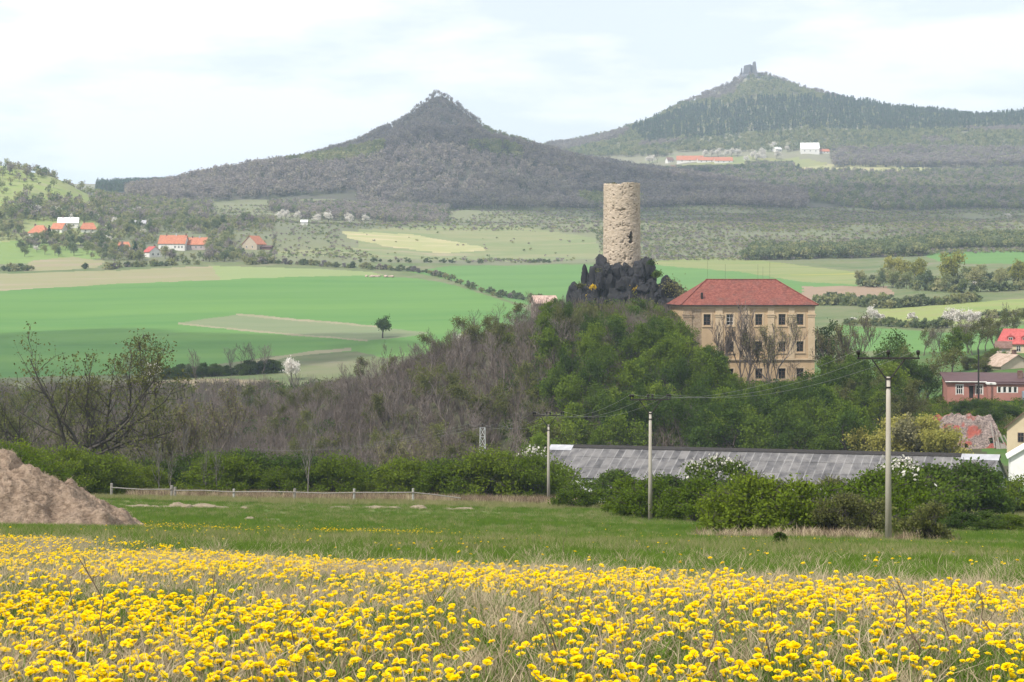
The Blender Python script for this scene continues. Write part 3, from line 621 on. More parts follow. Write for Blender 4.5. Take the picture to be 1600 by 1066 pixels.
# --- chateau
def chateau():
    zb = -21.0; t = thing('chateau', 'long ochre chateau with red hipped roof below the round tower', 'chateau', ((1170.5 - 800) / F * 369, 369, zb), R(6))
    W, Dp, H = 12.85, 14.0, 16.9
    cols = [(-8.2, 1), (-3.75, 3), (1.9, 3), (6.46, 3), (10.0, 3)]; rows = [(-6.9, 2.1), (-12.1, 2.0), (-17.3, 2.0)]
    ww = 1.4; holes = []; wins = []
    for cx, n in cols:
        for k in range(3):
            if k > 0 and n == 1: continue
            zc = rows[k][0] - zb; h = rows[k][1]; holes.append((cx - ww / 2, cx + ww / 2, zc - h / 2, zc + h / 2)); wins.append((cx, zc, h, k))
    m = wall_holes(MB(), -W, W, 0, H, holes, 0, 0.35)
    m.add([(W, 0, 0), (W, Dp, 0), (W, Dp, H), (W, 0, H)], [(0, 1, 2, 3)]).add([(-W, 0, 0), (-W, Dp, 0), (-W, Dp, H), (-W, 0, H)], [(3, 2, 1, 0)]).add([(-W, Dp, 0), (W, Dp, 0), (W, Dp, H), (-W, Dp, H)], [(3, 2, 1, 0)])
    m.build('wall', plaster_old, t)
    for cx, zc, h, k in wins:
        o = window(t, cx, zc, ww, h, 0.28, frame_white if (cx == -3.75 and k == 0) else frame_brown, 2, 3, 0.09)
        f = MB(); a, b = ww / 2 + 0.26, h / 2 + 0.22      # plaster surround
        f.box(-a, -ww / 2, -.34, -.285, -b, b).box(ww / 2, a, -.34, -.285, -b, b).box(-ww / 2, ww / 2, -.34, -.285, h / 2, b).box(-a - .06, a + .06, -.42, -.2841, -b - .14, -b)
        f.build('surround', plaster_trim, o)
    for a, b in ((-6.6, -5.2), (-1.3, 0.06), (3.6, 4.9), (7.7, 8.9), (11.55, 12.88), (-12.88, -11.2)):
        p = MB().box(a, b, -.16, -.003, 6.6, 14.6).box(a - .1, b + .1, -.24, -.003, 14.6, 14.95).box(a - .18, b + .18, -.32, -.003, 14.95, 15.2).box(a, b, -.18, -.003, 15.2, 16.3)
        p.build('pilaster', plaster_trim if a > -11 else plaster_peel, t)
    MB().box(-11.19, -9.3, -.012, -.003, 8.5, 16.2).build('peeling_patch', plaster_peel, t)
    MB().box(-W - .2, W + .2, -.26, -.003, 6.28, 6.58).build('string_course', plaster_trim, t)
    MB().box(-W - .12, W + .12, -.14, Dp + .1, 16.35, 16.62).box(-W - .3, W + .3, -.32, Dp + .3, 16.62, 16.9).build('cornice', plaster_trim, t)
    # hipped roof: slopes split into strips, slightly uneven
    e, z0, z1 = 0.62, 16.9, 21.75; x0, x1, y0, y1 = -W - e, W + e, -e, Dp + e; rx0, rx1, ry = -6.9, 6.9, Dp / 2
    rng = random.Random(4); n = 26; rm = MB()
    def strip(A, B, C, Dd, nn, mm=8):
        g = [[None] * (mm + 1) for _ in range(nn + 1)]
        for i in range(nn + 1):
            for j in range(mm + 1):
                u, v = i / nn, j / mm; p = (Vector(A) * (1 - u) + Vector(B) * u) * (1 - v) + (Vector(Dd) * (1 - u) + Vector(C) * u) * v
                if 0 < i < nn and 0 < j < mm: p.z += rng.gauss(0, 0.035)
                elif j == mm: p.z += 0.05 * math.sin(u * 9) + rng.gauss(0, .02)
                g[i][j] = len(rm.v); rm.v.append(tuple(p))
        for i in range(nn):
            for j in range(mm): rm.f.append((g[i][j], g[i + 1][j], g[i + 1][j + 1], g[i][j + 1]))
    strip((x0, y0, z0), (x1, y0, z0), (rx1, ry, z1), (rx0, ry, z1), n); strip((x1, y0, z0), (x1, y1, z0), (rx1, ry, z1), (rx1, ry, z1), 12)
    strip((x1, y1, z0), (x0, y1, z0), (rx0, ry, z1), (rx1, ry, z1), n); strip((x0, y1, z0), (x0, y0, z0), (rx0, ry, z1), (rx0, ry, z1), 12)
    roof = rm.build('roof', tiles_old, t)
    MB().box(x0, x1, y0 - .02, y0 + .12, z0 - .16, z0 + .02).box(x0 - .02, x0 + .12, y0 + .12, y1, z0 - .16, z0 + .02).box(x1 - .12, x1 + .02, y0 + .12, y1, z0 - .16, z0 + .02).build('gutter', metal_dark, roof)
    rc = MB(); rc.tube([(rx0 - .1, ry, z1 + .03), (0, ry, z1 + .02), (rx1 + .1, ry, z1 + .03)], 0.15, 6)
    for cx, cy, rx in ((x0, y0, rx0), (x1, y0, rx1)): rc.tube([(cx, cy, z0 + .05), (rx, ry, z1 + .05)], 0.13, 6)
    rc.build('ridge_tiles', tiles_old, roof)
    for px_, hh in ((1112, 3.6), (1140, 3.0), (1192, 3.0), (1200, 2.6), (1211, 3.4)):
        x = (px_ - 1165) / 8.0; MB().tube([(max(-6.8, min(6.8, x)), ry, z1), (max(-6.8, min(6.8, x)), ry, z1 + hh)], 0.018, 5).build('lightning_rod', metal_dark, roof)
    MB().box(-9.15, -8.75, 1.2, 1.6, z0 + 1.0, z0 + 2.4).build('chimney_pipe', metal_dark, roof)
chateau()

# --- round tower
def mat_masonry():
    m, n, l, o = mat_new('tower_masonry'); b = n.new('ShaderNodeBsdfPrincipled'); b.inputs['Roughness'].default_value = 0.95; b.inputs['Specular IOR Level'].default_value = 0.1; l.new(b.outputs[0], o.inputs[0])
    t = n.new('ShaderNodeTexCoord'); mpn = n.new('ShaderNodeMapping'); mpn.inputs['Scale'].default_value = (1, 1, 1.6); l.new(t.outputs['Object'], mpn.inputs[0])
    v = n.new('ShaderNodeTexVoronoi'); v.inputs['Scale'].default_value = 2.4; l.new(mpn.outputs[0], v.inputs['Vector']); sp = n.new('ShaderNodeSeparateColor'); l.new(v.outputs['Color'], sp.inputs[0])
    r = ramp(n, [(0.0, (0.26, 0.21, 0.155)), (0.3, (0.36, 0.29, 0.215)), (0.65, (0.43, 0.35, 0.265)), (1.0, (0.49, 0.41, 0.32))]); l.new(sp.outputs[0], r.inputs[0])
    nz = n.new('ShaderNodeTexNoise'); nz.inputs['Scale'].default_value = 0.6; nz.inputs['Detail'].default_value = 8; l.new(t.outputs['Object'], nz.inputs['Vector'])
    r2 = ramp(n, [(0.3, (0.30, 0.25, 0.19)), (0.55, (0.44, 0.36, 0.275)), (0.75, (0.50, 0.42, 0.33))]); l.new(nz.outputs[0], r2.inputs[0])
    mxn = n.new('ShaderNodeMix'); mxn.data_type = 'RGBA'; mxn.inputs[0].default_value = 0.5; l.new(r.outputs[0], mxn.inputs[6]); l.new(r2.outputs[0], mxn.inputs[7]); l.new(mxn.outputs[2], b.inputs['Base Color'])
    bp = n.new('ShaderNodeBump'); bp.inputs['Strength'].default_value = 0.7; bp.inputs['Distance'].default_value = 0.08; l.new(v.outputs['Distance'], bp.inputs['Height']); bp.invert = True; l.new(bp.outputs[0], b.inputs['Normal'])
    return m
masonry = mat_masonry()
def tower():
    D = 391.0; c = P(971.5, 430, D); zb, zt = 1.0, EYE + 142 / (F / D) + 0.1
    t = thing('round_tower', 'tall round stone castle tower standing on the dark crag', 'tower', (c.x, D, zb)); H = zt - zb
    na, nz_ = 220, 170; A, Zi = np.meshgrid(np.linspace(0, 2 * math.pi, na, endpoint=False), np.linspace(0, 1, nz_))
    Rr = 3.86 - 0.16 * Zi
    top = H + 0.30 * fbm(A * 2.2, 0 * A, 3.0, 51, 4) * 1.6 - 0.35 * np.exp(-((A - 4.55) / 0.12) ** 2)
    Z = Zi * top
    sx, sy, sz = np.cos(A) * 3.8, np.sin(A) * 3.8, Z
    disp = 0.07 * fbm(sx * 1.6, sy * 1.6, sz * 2.2, 31, 3)
    pit = vnoise(sx * 2.1, sy * 2.1, sz * 3.2, 37); band = 0.55 + 0.45 * np.maximum.reduce([np.exp(-((Z - b) / w_) ** 2) for b, w_ in ((3.5, 3.0), (10.6, 0.5), (13.6, 0.8), (14.6, 0.4))])
    pit2 = vnoise(sx * 4.2, sy * 4.2, sz * 5.5, 39); disp -= np.clip((pit - (0.98 - 0.55 * band)) * 2.2, 0, 0.34) + np.clip((pit2 - (0.86 - .4 * band)) * 1.6, 0, .3)
    ang = -math.pi / 2 + math.asin(1.65 / 3.77); da = (A - (ang % (2 * math.pi)) + math.pi) % (2 * math.pi) - math.pi
    wx = np.abs(da) * 3.77; zc = (EYE + (HZ - 373) / F * D) - zb
    op = (wx < 0.5 + 0.12 * np.sin(Z * 7)) & (np.abs(Z - zc) < 1.05); op |= (wx < 0.25) & (np.abs(Z - zc - 1.2) < 0.3); op |= (wx < 0.22) & (np.abs(Z - (zc - 4.1)) < 0.3)
    hole = op
    X, Y = np.cos(A) * (Rr + disp), np.sin(A) * (Rr + disp)
    Vo = np.stack([X, Y, Z], -1).reshape(-1, 3); ri = 1.3
    ii = np.arange(nz_ * na).reshape(nz_, na); j = np.roll(ii, -1, 1)
    Q = np.stack([ii[:-1], j[:-1], j[1:], ii[1:]], -1).reshape(-1, 4)
    Q = Q[~hole.ravel()[Q].all(1)]
    a1 = A[0]; Vt = np.stack([np.cos(a1) * ri, np.sin(a1) * ri, top[0] - 0.15 + 0.1 * np.sin(a1 * 7)], -1); Vb = np.stack([np.cos(a1) * ri, np.sin(a1) * ri, 0 * a1], -1)
    b0 = len(Vo); k = np.arange(na); k2 = (k + 1) % na
    Q2 = np.stack([ii[-1], j[-1], b0 + k2, b0 + k], -1); Q3 = np.stack([b0 + k, b0 + k2, b0 + na + k2, b0 + na + k], -1)
    jw = MB()      # reveals of the window opening
    for sgn in (-1, 1):
        aj = ang + sgn * .60 / 3.77; d_ = Vector((math.cos(ang), math.sin(ang), 0)); pj = Vector((math.cos(aj) * 3.72, math.sin(aj) * 3.72, 0)); q_ = pj - d_ * 1.7; n_ = Vector((-d_.y, d_.x, 0)) * .12 * sgn
        jw.add([pj + Vector((0, 0, zc - 1.2)), q_ + Vector((0, 0, zc - 1.2)), q_ + Vector((0, 0, zc + 1.6)), pj + Vector((0, 0, zc + 1.6)), pj + n_ + Vector((0, 0, zc - 1.2)), q_ + n_ + Vector((0, 0, zc - 1.2)), q_ + n_ + Vector((0, 0, zc + 1.6)), pj + n_ + Vector((0, 0, zc + 1.6))], [(0, 1, 2, 3), (7, 6, 5, 4), (0, 4, 5, 1), (2, 6, 7, 3)])
    jw.build('window_reveal', masonry, t)
    link('wall', np_mesh('wall', np.concatenate([Vo, Vt, Vb]), [Q, Q2, Q3], masonry), t)
    rng = np.random.default_rng(3)       # tufts growing on the broken rim
    for kk in range(9):
        a = rng.uniform(math.pi, 2 * math.pi) if kk else 4.2; p = np.array([math.cos(a) * 3.2, math.sin(a) * 3.2, H - 0.05]) + rng.normal(size=(26, 3)) * np.array([.25, .25, .1]); V, Fc = leaf_mesh(p, 0.13, rng, up=0.8)
        link('grass_tuft', np_mesh('grass_tuft', V, [Fc], leaf_olive), t)['kind'] = 'stuff'
tower()

# --- crag
basalt = mat_noise('basalt', [(0.007, 0.0075, 0.010), (0.015, 0.015, 0.019), (0.032, 0.032, 0.035), (0.011, 0.011, 0.013)], 0.8, 9, rough=0.9, bump=0.9, bscale=2.2, cols2=[(0.015, 0.015, 0.018), (0.042, 0.041, 0.04)], scale2=0.25)
_ico = {}
def ico(n):
    if n not in _ico:
        bm = bmesh.new(); bmesh.ops.create_icosphere(bm, subdivisions=n, radius=1); bm.verts.ensure_lookup_table()
        _ico[n] = (np.array([v.co[:] for v in bm.verts]), np.array([[v.index for v in f.verts] for f in bm.faces])); bm.free()
    return _ico[n]
def rock_mesh(seed, rx, ry, rz, mat, n=4, rough=0.35, col=0.0):
    """angular block: a sphere cut by random planes, then broken up by noise"""
    V, Fc = ico(n); V = V.copy(); rng = np.random.default_rng(seed); s_ = seed * 13.7
    for k in range(26):
        d = rng.normal(size=3); d[2] *= (0.45 if col else 1.0); d /= np.linalg.norm(d); h = rng.uniform(.62, .92)
        t = V @ d; V = V - np.clip(t - h, 0, None)[:, None] * d
    q = V * np.array([rx, ry, rz])
    crack = np.abs(fbm(q[:, 0] * .75 + s_, q[:, 1] * .75, q[:, 2] * (.3 if col else .75), seed, 3)); fine = fbm(q[:, 0] * 2.2 + s_, q[:, 1] * 2.2, q[:, 2] * 1.6, seed + 5, 3)
    d = 1 + rough * (-.75 * np.exp(-(crack / .05) ** 2) + .30 * fine + .5 * crack)
    return np_mesh('rock', V * d[:, None] * np.array([rx, ry, rz]) * 1.12, [Fc], mat)
def crag():
    D = 391; c = P(971.5, 430, D); t = thing('rock_crag', 'jagged dark basalt crag carrying the round tower', 'rock', (c.x, D, gz(c.x, D)))
    z0 = t.location.z; k = F / D; rng = random.Random(8)
    def rock(px, row, w, h, dy, seed, col=1, rough=0.35):
        o = link('rock', rock_mesh(seed, w / k / 2, w / k / 2 * rng.uniform(.8, 1.1), h / k / 2, basalt, 5, rough, col), t, ((px - 971.5) / k, dy, EYE + (HZ - row) / k - z0)); o.rotation_euler = (rng.uniform(-.15, .15), rng.uniform(-.2, .2), rng.uniform(0, 6.28)); return o
    for i, (px, row, w, h, dy) in enumerate([(972, 440, 96, 72, 1.5), (940, 424, 34, 46, -3.2), (958, 428, 30, 36, -4.6), (976, 430, 30, 36, -4.9), (994, 428, 28, 38, -4.6), (1008, 424, 30, 44, -2.5), (1016, 436, 26, 46, 0), (932, 446, 40, 56, -4),
            (914, 440, 15, 46, -4.5), (900, 465, 26, 42, -4), (893, 462, 20, 30, -2), (920, 470, 50, 46, -5), (952, 462, 60, 62, -5.6), (985, 458, 52, 52, -5.4), (1012, 458, 40, 44, -4), (1042, 464, 56, 44, -1.5), (1060, 472, 34, 44, -1), (1005, 478, 56, 46, -6), (1035, 486, 60, 44, -5), (965, 486, 60, 46, -7), (930, 490, 50, 46, -6.5), (1000, 452, 26, 20, -7), (1062, 488, 30, 40, -3)]):
        rock(px, row, w, h, dy, 60 + i)
    for i in range(26):
        px = rng.uniform(905, 1060); rock(px, rng.uniform(418 if 930 < px < 1015 else 445, 486), rng.uniform(9, 20), rng.uniform(14, 34), rng.uniform(-8, -5.5), 160 + i)
    nr = np.random.default_rng(5)
    gold = mat_leaf('gold_flowers', [(0.55, 0.36, 0.02), (0.7, 0.5, 0.04)], 0.3)
    for i, (px, row, r_, m) in enumerate([(925, 449, 5, gold), (951, 434, 4, gold), (918, 462, 4, gold), (930, 468, 4, leaf_fresh), (985, 462, 9, leaf_olive), (988, 452, 5, gold), (1004, 466, 10, leaf_fresh), (1020, 470, 12, leaf_dark), (932, 424, 6, leaf_olive), (975, 424, 4, leaf_olive), (1024, 428, 7, leaf_dark), (1015, 411, 5, leaf_dark), (965, 476, 12, leaf_olive), (1045, 446, 14, leaf_bud), (1060, 458, 12, leaf_bud), (905, 446, 5, leaf_olive), (944, 474, 9, leaf_fresh)]):
        p = nr.normal(size=(260, 3)) * (r_ / k * 0.55) * np.array([1, .7, .7]); V, Fc = leaf_mesh(p, 0.24, nr, up=.4)
        link('plant_tuft', np_mesh('plant_tuft', V, [Fc], m), t, ((px - 971.5) / k, -7.2 if row > 440 else -5.0, EYE + (HZ - row) / k - z0))['kind'] = 'stuff'
crag()

# --- generic house: local x along the front, front at y=0 facing the viewer, gable or hipped roof along x (or y)
def house(name, label, px, row, D, w, d, h, rh, wall, roofm, rz=0, hip=0.0, wins=(), chim=1, along='x', group=None, eave=0.4, base=3.0, cat='house', fm=None, ww=1.0, wh=1.3):
    """px,row: bottom centre of the front wall"""
    p = P(px, row, D); sc_ = 1.0
    if D > 1000: q_ = hit(px, row, 1000 if D < 1900 else 2320, 1700 if D < 1900 else 3000); sc_ = q_.y / D; p = q_
    t = thing(name, label, cat, (p.x, p.y, p.z), rz, group, sc_)
    m = MB(); X = w / 2
    m.box(-X, X, 0, d, -base, h)
    if along == 'x':
        if hip < 0.01:
            for s in (-X, X): m.add([(s, 0, h), (s, d, h), (s, d / 2, h + rh)], [(0, 1, 2) if s > 0 else (2, 1, 0)])
    else:
        for s in (0, d): m.add([(-X, s, h), (X, s, h), (0, s, h + rh)], [(0, 1, 2) if s == 0 else (2, 1, 0)])
    m.build('wall', wall, t)
    r = MB(); e = eave; th = 0.16
    if along == 'x':
        hx = hip; ez = h - e * rh / (d / 2)
        A, B, Cc, Dd = (-X - e, -e, ez), (X + e, -e, ez), (X + e, d + e, ez), (-X - e, d + e, ez); E, G = (-X - e + hx, d / 2, h + rh), (X + e - hx, d / 2, h + rh)
    else:
        ez = h - e * rh / X
        A, B, Cc, Dd = (-X - e, -e, ez), (-X - e, d + e, ez), (X + e, d + e, ez), (X + e, -e, ez); E, G = (0, -e + hip, h + rh), (0, d + e - hip, h + rh)
        A, B, Cc, Dd = Dd, Cc, B, A
        E, G = E, G
    def up(p_): return (p_[0], p_[1], p_[2] + th)
    q = [A, B, Cc, Dd, E, G]; q2 = [up(x) for x in q]
    if along == 'x': fs = [(0, 1, 5, 4), (2, 3, 4, 5), (1, 2, 5), (3, 0, 4)] if hip > 0.01 else [(0, 1, 5, 4), (2, 3, 4, 5)]
    else: fs = [(1, 0, 4, 5), (3, 2, 5, 4), (0, 3, 4), (2, 1, 5)] if hip > 0.01 else [(1, 0, 4, 5), (3, 2, 5, 4)]
    r.add(q2, fs); r.add(q, [f[::-1] for f in fs])
    def edge(i, j): r.add([q[i], q[j], q2[j], q2[i]], [(0, 1, 2, 3)])
    for i, j in ((0, 1), (1, 2), (2, 3), (3, 0)) if hip > 0.01 else (((0, 1), (1, 5), (5, 2), (2, 3), (3, 4), (4, 0)) if along == 'x' else ((0, 1), (1, 5), (5, 2), (2, 3), (3, 4), (4, 0))): edge(i, j)
    ro = r.build('roof', roofm, t)
    for k in range(chim):
        cx = (-0.45 + 0.62 * k) * w * 0.6 if along == 'x' else 0.6; cy = d / 2 if along == 'x' else d * (0.3 + 0.4 * k)
        MB().box(cx - .35, cx + .35, cy - .35, cy + .35, h + rh * .6, h + rh + 0.9).box(cx - .42, cx + .42, cy - .42, cy + .42, h + rh + 0.9, h + rh + 1.05).build('chimney', plaster_grey if k % 2 else tiles_brown, ro)
    for wx, wz in wins: window(t, wx, wz, ww, wh, -.035, fm or frame_white, 2, 2, 0.09)
    return t

# village on the left
house('cottage', 'white cottage with hipped orange roof at the left end of the village', 57, 371, 1120, 11, 9, 2.6, 4.2, plaster_white, tiles_orange, R(-12), hip=3.5, wins=[(-3, 1.4), (0, 1.4), (3, 1.4)])
house('cottage', 'orange roofed wing behind the hipped white cottage', 88, 364, 1140, 7, 8, 2.2, 3.4, plaster_white, tiles_orange, R(-12), chim=0, wins=[(1.5, 1.2)])
house('villa', 'white building with pale roof behind the orange roofed cottages', 106, 357, 1165, 12, 9, 3.0, 3.2, plaster_white, mat_noise('pale_sheet', [(0.62, 0.62, 0.62), (0.74, 0.74, 0.74)], 0.6), R(8), wins=[(-3.5, 1.5), (0, 1.5), (3.5, 1.5)], chim=2)
house('cottage', 'orange roofed cottage between orchard trees right of the pale villa', 139, 364, 1130, 9, 8, 2.2, 3.6, plaster_white, tiles_orange, R(18), hip=2.0, wins=[(-2, 1.2), (2, 1.2)])
house('shed', 'small grey roofed shed high above the village', 219, 354, 1190, 6.5, 5, 2.0, 1.8, wood_grey, mat_noise('grey_sheet', [(0.32, 0.31, 0.33), (0.4, 0.39, 0.4)], 0.6), R(5), chim=0, cat='shed')
house('cottage', 'low orange roofed cottage beside the dark conifer', 191, 391, 1090, 8.5, 7, 2.0, 2.6, plaster_white, tiles_orange, R(10), hip=1.0, wins=[(-2, 1.1), (1, 1.1)])
house('cottage', 'small white cottage with red gable roof in front of the long house', 243, 402, 1060, 7.5, 7.5, 2.9, 2.9, plaster_white, tiles_red, R(38), along='y', wins=[(-1.6, 1.6), (1.6, 1.6)], chim=1)
house('farmhouse', 'long white farmhouse with bright orange roof in the village', 268, 392, 1085, 15.2, 9, 4.0, 4.6, plaster_white, tiles_orange, R(-6), wins=[(-5.5, 2), (2.0, 2), (4.2, 2), (6.0, 2)], chim=3)
house('farm_wing', 'lower mauve wing joined to the long white farmhouse', 306, 391, 1087, 11, 8, 3.2, 3.8, mat_noise('plaster_mauve', [(0.33, 0.27, 0.27), (0.42, 0.35, 0.34)], 0.8), tiles_orange, R(-6), wins=[(-3, 1.6), (0, 1.6), (3, 1.6)], chim=2)
house('gable_house', 'brown gabled house with orange roof at the right end of the village', 390, 391, 1090, 10, 9, 3.2, 4.6, mat_noise('plaster_tan', [(0.33, 0.27, 0.2), (0.42, 0.35, 0.27)], 0.8), tiles_orange, R(-28), along='y', wins=[(-2, 1.6), (2, 1.6)], chim=0)
house('shed', 'dark red shed beside the brown gabled house', 413, 391, 1090, 8, 4, 1.5, 0.8, mat_plain('dark_red_boards', (0.11, 0.05, 0.045)), sheet_dark, R(-10), chim=0, cat='shed')
house('hut', 'lone white hut among the blossoming trees below the pointed hill', 475, 352, 1330, 4.5, 4, 2.2, 1.4, plaster_white, mat_noise('hut_roof', [(0.55, 0.55, 0.55), (0.65, 0.65, 0.65)], 1.0), 0, chim=0, cat='hut')
# village on the far right hill
pale_roof = mat_noise('white_barn_roof', [(0.74, 0.74, 0.73), (0.82, 0.82, 0.81)], 0.4)
for nm, lb, px_, rw, w_, d_, h_, rh_, rf, ro in [
    ('farmhouse', 'long orange roofed farmhouse in the hill village', 1078, 254, 36, 12, 3, 6, tiles_orange, -6), ('farmhouse', 'orange roofed barn in the middle of the hill village', 1104, 256, 24, 11, 3, 4.5, tiles_orange, 4),
    ('farmhouse', 'orange roofed house at the right of the hill village', 1131, 255, 25, 10, 3.5, 5, tiles_orange, 3), ('cottage', 'brown roofed cottage at the left of the hill village', 1048, 254, 9, 8, 3, 4, tiles_brown, 20),
    ('cottage', 'small orange roofed cottage below the hill village', 1054, 266, 8, 7, 2.5, 3.5, tiles_orange, 30), ('hay_barn', 'large white roofed barn above the hill village', 1266, 241, 25, 16, 7.5, 8, pale_roof, -3),
    ('cottage', 'orange roofed annex beside the large white barn', 1288, 241, 15, 9, 3, 3.5, tiles_orange, 8), ('cottage', 'small white house with pale roof left of the large white barn', 1217, 239, 11, 9, 4, 3.5, pale_roof, 35)]:
    house(nm, lb, px_, rw, 2620, w_, d_, h_, rh_, plaster_white, rf, R(ro), wins=[(-w_ * .3, h_ * .55), (0, h_ * .55), (w_ * .3, h_ * .55)], chim=1, ww=1.6, wh=1.6, base=6)
# houses at the right edge
rh_ = house('villa', 'yellow villa with bright red roof at the right edge', 1590, 554, 430, 8.5, 9, 2.5, 3.0, plaster_cream, tiles_red, R(-14), wins=[(-2.6, 1.3), (0.2, 1.3), (2.8, 1.3)], chim=0, hip=1.6)
for dx in (-1.5, 1.6):
    dm = MB().box(dx - .7, dx + .7, 0.9, 2.6, 3.0, 3.9).add([(dx - .85, .8, 3.9), (dx + .85, .8, 3.9), (dx, .8, 4.5), (dx - .85, 3.2, 3.9), (dx + .85, 3.2, 3.9), (dx, 3.2, 4.5)], [(0, 1, 2), (1, 4, 5, 2), (3, 0, 2, 5)]).build('dormer', tiles_red, rh_)
    window(dm, dx, 3.45, 0.9, 0.6, 0.86, frame_white, 2, 1)
house('cottage', 'small pink walled annex left of the yellow villa', 1568, 556, 425, 3.0, 4, 1.8, 1.2, mat_plain('pale_pink', (0.55, 0.42, 0.36)), tiles_brown, R(-14), chim=0, wins=[(0, 1.0)], ww=.7, wh=.8)
house('old_house', 'beige rendered house behind the pink workshop', 1590, 590, 395, 8, 7, 2.4, 2.2, mat_noise('beige_render', [(0.42, 0.34, 0.26), (0.52, 0.43, 0.34)], 1), mat_tiles('tiles_tan', (0.3, 0.22, 0.17), (0.36, 0.27, 0.21), (0.42, 0.32, 0.26)), R(20), chim=1, along='y')
yh = house('house', 'yellow gabled house cut by the right edge of the picture', 1606, 704, 282, 6, 7, 3.4, 2.6, plaster_cream, tiles_brown, R(-20), along='y', chim=0, wins=[(-1.0, 1.9)], ww=.9, wh=1.4, fm=frame_brown)
house('outbuilding', 'white outbuilding beyond the barn end', 1604, 738, 256, 4.2, 5, 2.0, 1.3, mat_noise('limewash', [(0.66, 0.64, 0.62), (0.8, 0.78, 0.76)], 1), mat_noise('lime_roof', [(0.6, 0.57, 0.55), (0.74, 0.72, 0.7)], 1), R(-12), along='y', chim=0, wins=[(0.3, 0.9)], ww=.6, wh=.8, fm=frame_brown)

# --- pink workshop
def workshop():
    D = 335.0; k = F / D; p = P(1480, 597, D); zb = -21.5
    t = thing('workshop', 'pink flat roofed workshop with white framed windows', 'building', (p.x, D, zb), R(-7)); Hh = p.z - zb
    zr_ = lambda row: EYE + (HZ - row) / k - zb
    xx = lambda q: (q - 1480) / k
    W = 19.0
    holes = [(xx(1494), xx(1504), zr_(616), zr_(601.5)), (xx(1513.5), xx(1520), zr_(622), zr_(603)), (xx(1524), xx(1534), zr_(616), zr_(601.5))]
    m = wall_holes(MB(), 0, W, 0, Hh, holes, 0, .2)
    m.add([(0, 0, 0), (0, 9, 0), (0, 9, Hh + .9), (0, 0, Hh)], [(3, 2, 1, 0)]).add([(W, 0, 0), (W, 9, 0), (W, 9, Hh + .9), (W, 0, Hh)], [(0, 1, 2, 3)]).add([(0, 9, 0), (W, 9, 0), (W, 9, Hh + .9), (0, 9, Hh + .9)], [(3, 2, 1, 0)])
    m.build('wall', plaster_pink, t)
    for a, b, c, d in (holes[0], holes[2]):
        o = window(t, (a + b) / 2, (c + d) / 2, b - a, d - c, .12, frame_white, 3, 2, .1)
        e = .14; MB().box(-(b - a) / 2 - e, -(b - a) / 2, -.16, -.123, -(d - c) / 2 - e, (d - c) / 2 + e).box((b - a) / 2, (b - a) / 2 + e, -.16, -.123, -(d - c) / 2 - e, (d - c) / 2 + e).box(-(b - a) / 2, (b - a) / 2, -.16, -.123, (d - c) / 2, (d - c) / 2 + e).build('surround', plaster_white, o)
    a, b, c, d = holes[1]; do = MB().box(a + .01, b - .01, .1, .15, c, d).build('door', metal_dark, t); MB().box(a - .35, b + .35, -.9, -.003, d + .08, d + .2).build('canopy', sheet_dark, do)
    # front wing
    x0, x1, wy = xx(1540), xx(1600), -2.4; z1 = Hh - .25
    hw = [(xx(q) - .28, xx(q) + .28, zr_(612), zr_(602.5)) for q in (1557, 1565, 1573, 1581)]
    m = wall_holes(MB(), x0, x1, 0, z1, hw, wy, .15); m.add([(x0, wy, 0), (x0, 0, 0), (x0, 0, z1), (x0, wy, z1)], [(3, 2, 1, 0)]); wing = m.build('front_wing', plaster_pink, t)
    for a, b, c, d in hw:
        o = window(t, (a + b) / 2, (c + d) / 2, b - a, d - c, wy + .08, frame_white, 1, 1, .07)
        MB().box(-(b - a) / 2 - .16, -(b - a) / 2, -.12, -.083, -(d - c) / 2, (d - c) / 2).box((b - a) / 2, (b - a) / 2 + .16, -.12, -.083, -(d - c) / 2, (d - c) / 2).build('surround', plaster_white, o)
    MB().box(x0 - .2, xx(1552), wy - .25, -.3, z1, z1 + .28).build('wing_fascia', plaster_white, t)
    r = MB(); e = .4; r.add([(-e, -e, Hh), (W + e, -e, Hh), (W + e, 9.4, Hh + 1.05), (-e, 9.4, Hh + 1.05), (-e, -e, Hh + .14), (W + e, -e, Hh + .14), (W + e, 9.4, Hh + 1.25), (-e, 9.4, Hh + 1.25)], [(0, 3, 2, 1), (4, 5, 6, 7), (0, 1, 5, 4), (1, 2, 6, 5), (2, 3, 7, 6), (3, 0, 4, 7)])
    ro = r.build('roof', sheet_dark, t)
    MB().box(xx(1552) + .02, x1 + .3, wy - .3, -.42, z1 + .02, z1 + .2).build('wing_roof', sheet_dark, ro)
    MB().tube([(-e, -e - .08, Hh + .06), (xx(1540), -e - .08, Hh + .06)], .09, 6).build('gutter', frame_white, ro)
    MB().box(xx(1592), xx(1599), 3, 4.2, Hh + .3, Hh + 1.9).build('chimney', tiles_brown, ro)
    MB().box(xx(1564), xx(1588), wy - .5, wy - .4, .2, 1.5).build('green_panel', mat_plain('green_panel', (0.03, 0.07, 0.06)), t)
    MB().box(xx(1590), xx(1604), wy - 1.8, wy - .6, 0.3, 3.2).build('grey_kiosk', mat_plain('grey_blue', (0.22, 0.25, 0.28)), t)
    MB().box(xx(1520), xx(1532), -1.6, -1.0, 0.0, 1.4).build('porch_wall', mat_plain('dark_wall', (0.06, 0.05, 0.05)), t)
    q = P(1529, 630, 329); s = thing('steel_post', 'thin dark post standing in front of the pink workshop', 'post', (q.x, q.y, q.z)); MB().tube([(0, 0, -.5), (0, 0, 9.2)], [.17, .13], 8).build('shaft', metal_dark, s); MB().tube([(0, 0, 9.2), (0, 0, 9.35)], .06, 6).build('cap', metal_dark, s)
workshop()

